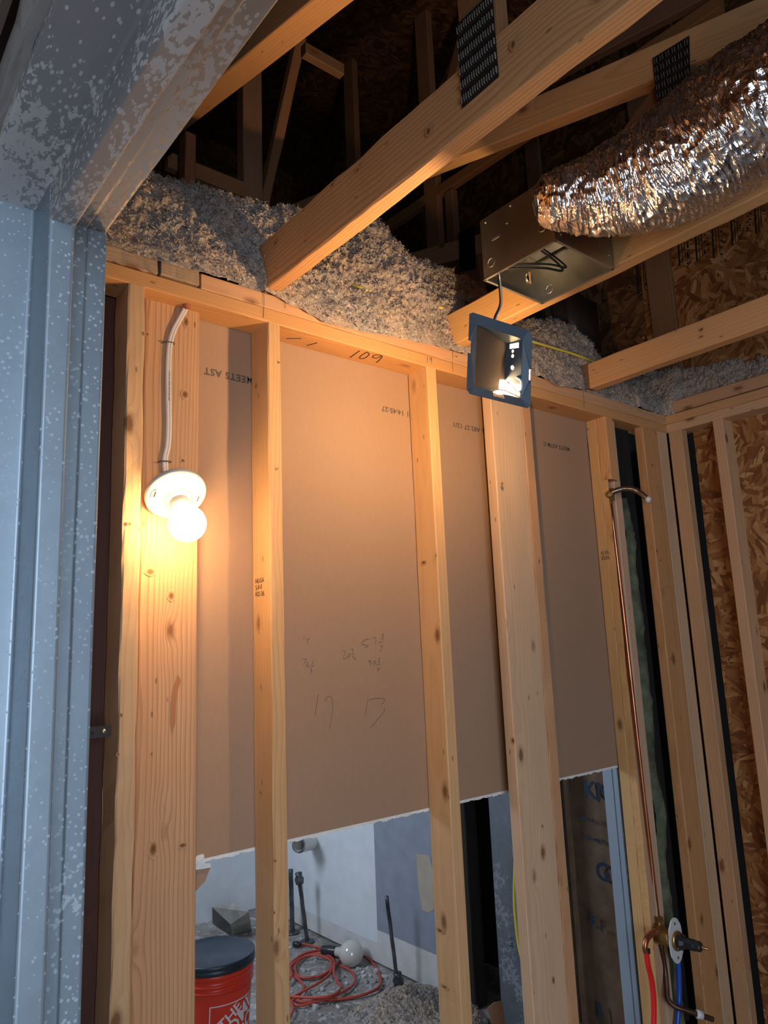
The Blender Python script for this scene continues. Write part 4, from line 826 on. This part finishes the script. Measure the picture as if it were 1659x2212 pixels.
# ------------------------------------------------------------------ things in the next room
bx, by = P(462, 2062, 2, .372).x, P(462, 2062, 2, .372).y
bk = root('bucket', (bx, by, 0), 'orange plastic bucket with black lid beyond the stud wall', 'bucket')
mw = Matrix.Translation((bx, by, 0)); R0 = .142
lathe('body', [(0, .001), (.128, .001), (.130, .01), (.145, .27), (.1465, .285), (.1525, .286), (.1525, .292), (.1475, .294), (.1475, .306), (.154, .308), (.154, .314), (.149, .316), (.1495, .332), (.155, .334), (.155, .352), (0, .352)], M['orange'], bk, mw, 64)
lathe('lid', [(0, .352), (.158, .350), (.161, .354), (.161, .364), (.158, .368), (.160, .372), (.160, .382), (.155, .386), (.148, .382), (.142, .3785), (0, .377)], M['lid'], bk, mw, 64)
ca = math.atan2(-1.53 - by, 0 - bx)
def on_bucket(ob_pts, faces, name, off=.0008):
    vs_ = []
    for u_, v_ in ob_pts:
        r = .130 + (.145 - .130) * (v_ - .01) / .26 + off; a = ca + .62 + u_ / r; vs_.append((bx + r * math.cos(a), by + r * math.sin(a), v_))
    mobj(name, vs_, faces, M['logo'], bk)
fp, ffc = [], []
def rect(x0, y0, x1, y1, n_=12):
    for k in range(n_ + 1):
        t = k / n_
        for s_ in (0, 1):
            if abs(x1 - x0) >= abs(y1 - y0): fp.append((x0 + (x1 - x0) * t, y0 if s_ == 0 else y1))
            else: fp.append((x0 if s_ == 0 else x1, y0 + (y1 - y0) * t))
    b0 = len(fp) - 2 * (n_ + 1)
    for k in range(n_): ffc.append((b0 + 2 * k, b0 + 2 * k + 1, b0 + 2 * k + 3, b0 + 2 * k + 2))
LX0, LX1, LZ0, LZ1 = -.105, .105, .035, .245
for a in ((LX0, LZ0, LX1, LZ0 + .004), (LX0, LZ1 - .004, LX1, LZ1), (LX0, LZ0, LX0 + .004, LZ1), (LX1 - .004, LZ0, LX1, LZ1)): rect(*a)
on_bucket(fp, ffc, 'logo_frame')
for s_, sz, cx_, cz_ in (('THE', .058, -.055, .150), ('HOME', .075, -.062, .085), ('DEPOT', .070, -.03, .045)):
    c = bpy.data.curves.new('t', 'FONT'); c.body = s_; c.size = sz; c.resolution_u = 2; c.offset = .001; to = bpy.data.objects.new('t', c); COL.objects.link(to)
    me = to.to_mesh(); an = math.radians(38); pts = [(cx_ + q.co.x * math.cos(an) - q.co.y * math.sin(an), cz_ + q.co.x * math.sin(an) + q.co.y * math.cos(an)) for q in me.vertices]
    ok = [max(LX0 + .006, min(LX1 - .006, p[0])) for p in pts]; pts = [(a_, max(LZ0 + .006, min(LZ1 - .006, p[1]))) for a_, p in zip(ok, pts)]
    on_bucket(pts, [tuple(f_.vertices) for f_ in me.polygons], 'logo_lettering', .001); to.to_mesh_clear(); bpy.data.objects.remove(to); bpy.data.curves.remove(c)
# extension cord
cc = P(700, 2110, 2, 0); ec = root('extension_cord', (cc.x, cc.y, 0), 'orange-red extension cord coiled on the floor beyond the studs', 'cord')
def fpix(pl, h=.008): return [P(x, y, 2, h + .004 * math.sin(i * 1.7)) for i, (x, y) in enumerate(pl)]
z8 = lambda x, y: (560 + x / 3.072, 1640 + y / 3.072)
loops = [[(275, 1225), (340, 1235), (400, 1250), (420, 1262)], [(410, 1265), (300, 1290), (215, 1350), (205, 1400), (250, 1440), (330, 1450), (420, 1430), (480, 1380), (490, 1330), (440, 1295), (360, 1290), (290, 1320), (240, 1370), (250, 1430), (300, 1450), (400, 1440), (470, 1400), (520, 1350), (560, 1300), (610, 1270), (680, 1285), (760, 1360), (800, 1440), (795, 1510), (700, 1560), (560, 1590), (400, 1600), (280, 1610), (200, 1575)],
         [(540, 1370), (600, 1400), (635, 1450), (620, 1500), (560, 1540), (480, 1580), (380, 1610), (260, 1635), (200, 1600)], [(230, 1440), (270, 1470), (295, 1520), (260, 1570), (215, 1610), (225, 1660), (200, 1720), (170, 1760)],
         [(190, 1480), (215, 1430), (205, 1380), (260, 1330), (340, 1300), (430, 1310), (480, 1350), (470, 1420), (400, 1480), (310, 1530), (220, 1580)], [(500, 1350), (495, 1420), (520, 1480), (545, 1510), (500, 1560), (420, 1580), (280, 1580), (180, 1570)]]
for i, lo in enumerate(loops): tube('cord_loop', fpix([z8(*q) for q in lo], .009 + .004 * i), .0062, M['cord'], ec, 8, 6)
pe = P(*z8(250, 1228), 2, .02); lathe('plug', [(0, -.02), (.014, -.02), (.016, 0), (.012, .022), (0, .022)], M['blackplastic'], ec, axis_frame(pe, (P(*z8(290, 1230), 2, .02) - pe)), 14)
pe = P(*z8(465, 1270), 2, .03); d = P(*z8(540, 1280), 2, .03) - pe
tag(tube('lamp_socket', [pe - d * .6, pe, pe + d * .5, pe + d], [.022, .026, .026, .020], M['blackplastic'], None, 14), 'black plastic socket of a work light on the floor', 'socket')
qb = P(*z8(610, 1290), 2, .055); tag(lathe('light_bulb', [(0, -.085), (.02, -.084), (.022, -.06), (.040, -.045)] + [(.060 * math.sin(t), -.060 * math.cos(t)) for t in [.8 + (math.pi - .82) * k / 14 for k in range(15)]], M['bucketbulb'], None, axis_frame(qb, d), 28), 'large unlit bulb lying beside the coiled cord', 'light bulb')
# conduit stubs
def rod(base, toppix, lab, r, coup):
    b_ = P(*base, 2, 0); t_ = P(*toppix, 1, b_.y); rr = root('pipe_stub', (b_.x, b_.y, 0), lab, 'pipe')
    v_ = t_ - b_; p_ = [b_ + v_ * (k / 20) + V((.0007 * math.sin(k), 0, 0)) for k in range(21)]; tube('pipe', p_, r, M['conduit'], rr, 10, 0)
    if coup: lathe('fitting', [(0, -.03), (.022, -.03), (.026, -.005), (.017, .01), (.02, .025), (0, .027)], M['conduit'], rr, axis_frame(t_ if coup == 1 else b_ + V((0, 0, .05)), v_), 14)
    lathe('flange', [(0, .0), (.04, .0), (.036, .01), (0, .012)], M['conduit'], rr, axis_frame(b_, (0, 0, 1)), 16)
rod((632, 2016), (628, 1878), 'dark pipe stub nearest the second stud', .013, 0)
rod((664, 2036), (646, 1896), 'dark pipe stub with a valve head', .011, 1)
rod((861, 2140), (835, 1936), 'thin dark rod rising from a fitting by the blue wall', .009, 2)
pb = P(640, 1824, 0, 2.30); pp = root('pipe_stub', pb, 'white plastic pipe stub poking out of the white wall', 'pipe')
pa, pd_ = P(645, 1826, 0, 2.25), P(677, 1818, 0, 2.41)
v_, f_ = tube_data([pa, pd_], .040, 28, False); mobj('pipe', v_, f_, M['pvc'], pp, smooth=True); v_, f_ = tube_data([pa, pd_], .032, 28, False); mobj('bore', v_, f_, M['pvc'], pp, smooth=True)
# metal duct offcut
c0 = P(500, 1975, 2, 0); dm = root('duct_offcut', (c0.x, c0.y, 0), 'dull grey sheet metal duct offcut lying on the floor', 'duct')
def pz(x, y, z): return P(160 + x / 3.072, 1500 + y / 3.072, 2, z)
A, B, Cc, D = pz(918, 1412, .16), pz(1050, 1382, .20), pz(1160, 1440, .19), pz(1040, 1525, .10)
E_, F_, G_ = pz(1046, 1605, .004), pz(1180, 1575, .004), pz(920, 1520, .02)
mobj('shell', [A, B, Cc, D, E_, F_], [(0, 1, 2, 3), (3, 2, 5, 4)], M['greymetal'], dm).modifiers.new('s', 'SOLIDIFY').thickness = .002
mobj('opening_shade', [A, D, E_, G_], [(0, 1, 2, 3)], M['blackplastic'], dm).modifiers.new('s', 'SOLIDIFY').thickness = .002  # black sheet painting the shaded inside of the duct
# torn drywall scrap
q = [P(160 + x / 3.072, 1500 + y / 3.072, 1, .106) for x, y in ((740, 1140), (898, 1118), (900, 1150), (880, 1200), (865, 1240), (835, 1270), (800, 1310), (740, 1340))]
sc_ = root('drywall_scrap', q[0], 'torn brown scrap of drywall paper beside the wide board', 'drywall')
mobj('paper', q, [tuple(range(8))], M['paper'], sc_).modifiers.new('s', 'SOLIDIFY').thickness = .003
q2 = [P(160 + x / 3.072, 1500 + y / 3.072, 1, .103) for x, y in ((740, 1142), (745, 1130), (895, 1112), (900, 1122), (898, 1145), (740, 1172))]; mobj('gypsum', q2, [tuple(range(6))], M['gyp'], sc_).modifiers.new('s', 'SOLIDIFY').thickness = .006
q2 = [P(160 + x / 3.072, 1500 + y / 3.072, 1, .088) for x, y in ((790, 1090), (815, 1068), (855, 1058), (860, 1082), (830, 1100), (800, 1110))]; mobj('gypsum', q2, [tuple(range(6))], M['gyp'], sc_).modifiers.new('s', 'SOLIDIFY').thickness = .004
# fluff pile and debris
pc2 = P(890, 2205, 2, 0)
random.seed(3); vs_, fs = [], []
def lump(c, r, seed):
    bm = bmesh.new(); bmesh.ops.create_icosphere(bm, subdivisions=2, radius=r)
    b0 = len(vs_)
    for v_ in bm.verts: q = v_.co * (1 + 1.1 * noise.noise(v_.co * 55 + V((seed, 0, 0)))); vs_.append(V(c) + q)
    bm.verts.index_update()
    for f_ in bm.faces: fs.append(tuple(b0 + v_.index for v_ in f_.verts))
    bm.free()
def f_pile(uu, v_):
    a = uu * 2 * math.pi; d_ = .30 * v_; return (pc2.x - .02 + d_ * math.cos(a), pc2.y - .04 + d_ * math.sin(a), .008 + .11 * max(0, 1 - (v_ ** 1.6)) + .03 * noise.noise(V((d_ * math.cos(a) * 14, d_ * math.sin(a) * 14, 1))) * (1 - v_)), V((0, 0, 1)), 1.15 * (1 - .5 * v_)
insulation('fluff_pile', (70, 200, f_pile), 'heap of loose grey insulation fluff on the next room floor')
vs_, fs = [], []
for k in range(520):
    x_, y_ = random.uniform(1.2, 2.36), random.uniform(1.0, 2.6)
    if random.random() < .5: y_ = random.uniform(1.0, 1.7) ; x_ = 2.36 - abs(random.gauss(0, .25))
    if math.hypot(x_ - bx, y_ - by) < .19 or math.hypot(x_ - pc2.x, y_ - pc2.y) < .33: continue
    lump((x_, y_, .004), random.choice((.004, .006, .008, .012)) * random.uniform(.7, 1.2), k) if k < 300 else None
tag(mobj('floor_debris', vs_, fs, plain('plaster_crumbs', (.40, .39, .38), .95, vary=.5)), 'scattered plaster crumbs on the next room floor', 'debris', 'stuff')
q = [P(x, y, 1, .35) for x, y in ((1052, 2178), (1066, 2165), (1084, 2162), (1090, 2215), (1100, 2290), (1075, 2290), (1065, 2220))]
tag(mobj('paper_scrap', q, [tuple(range(7))], M['rag']), 'torn brown paper scrap at the foot of the dark cavity', 'paper'); bpy.data.objects['paper_scrap'].modifiers.new('s', 'SOLIDIFY').thickness = .003
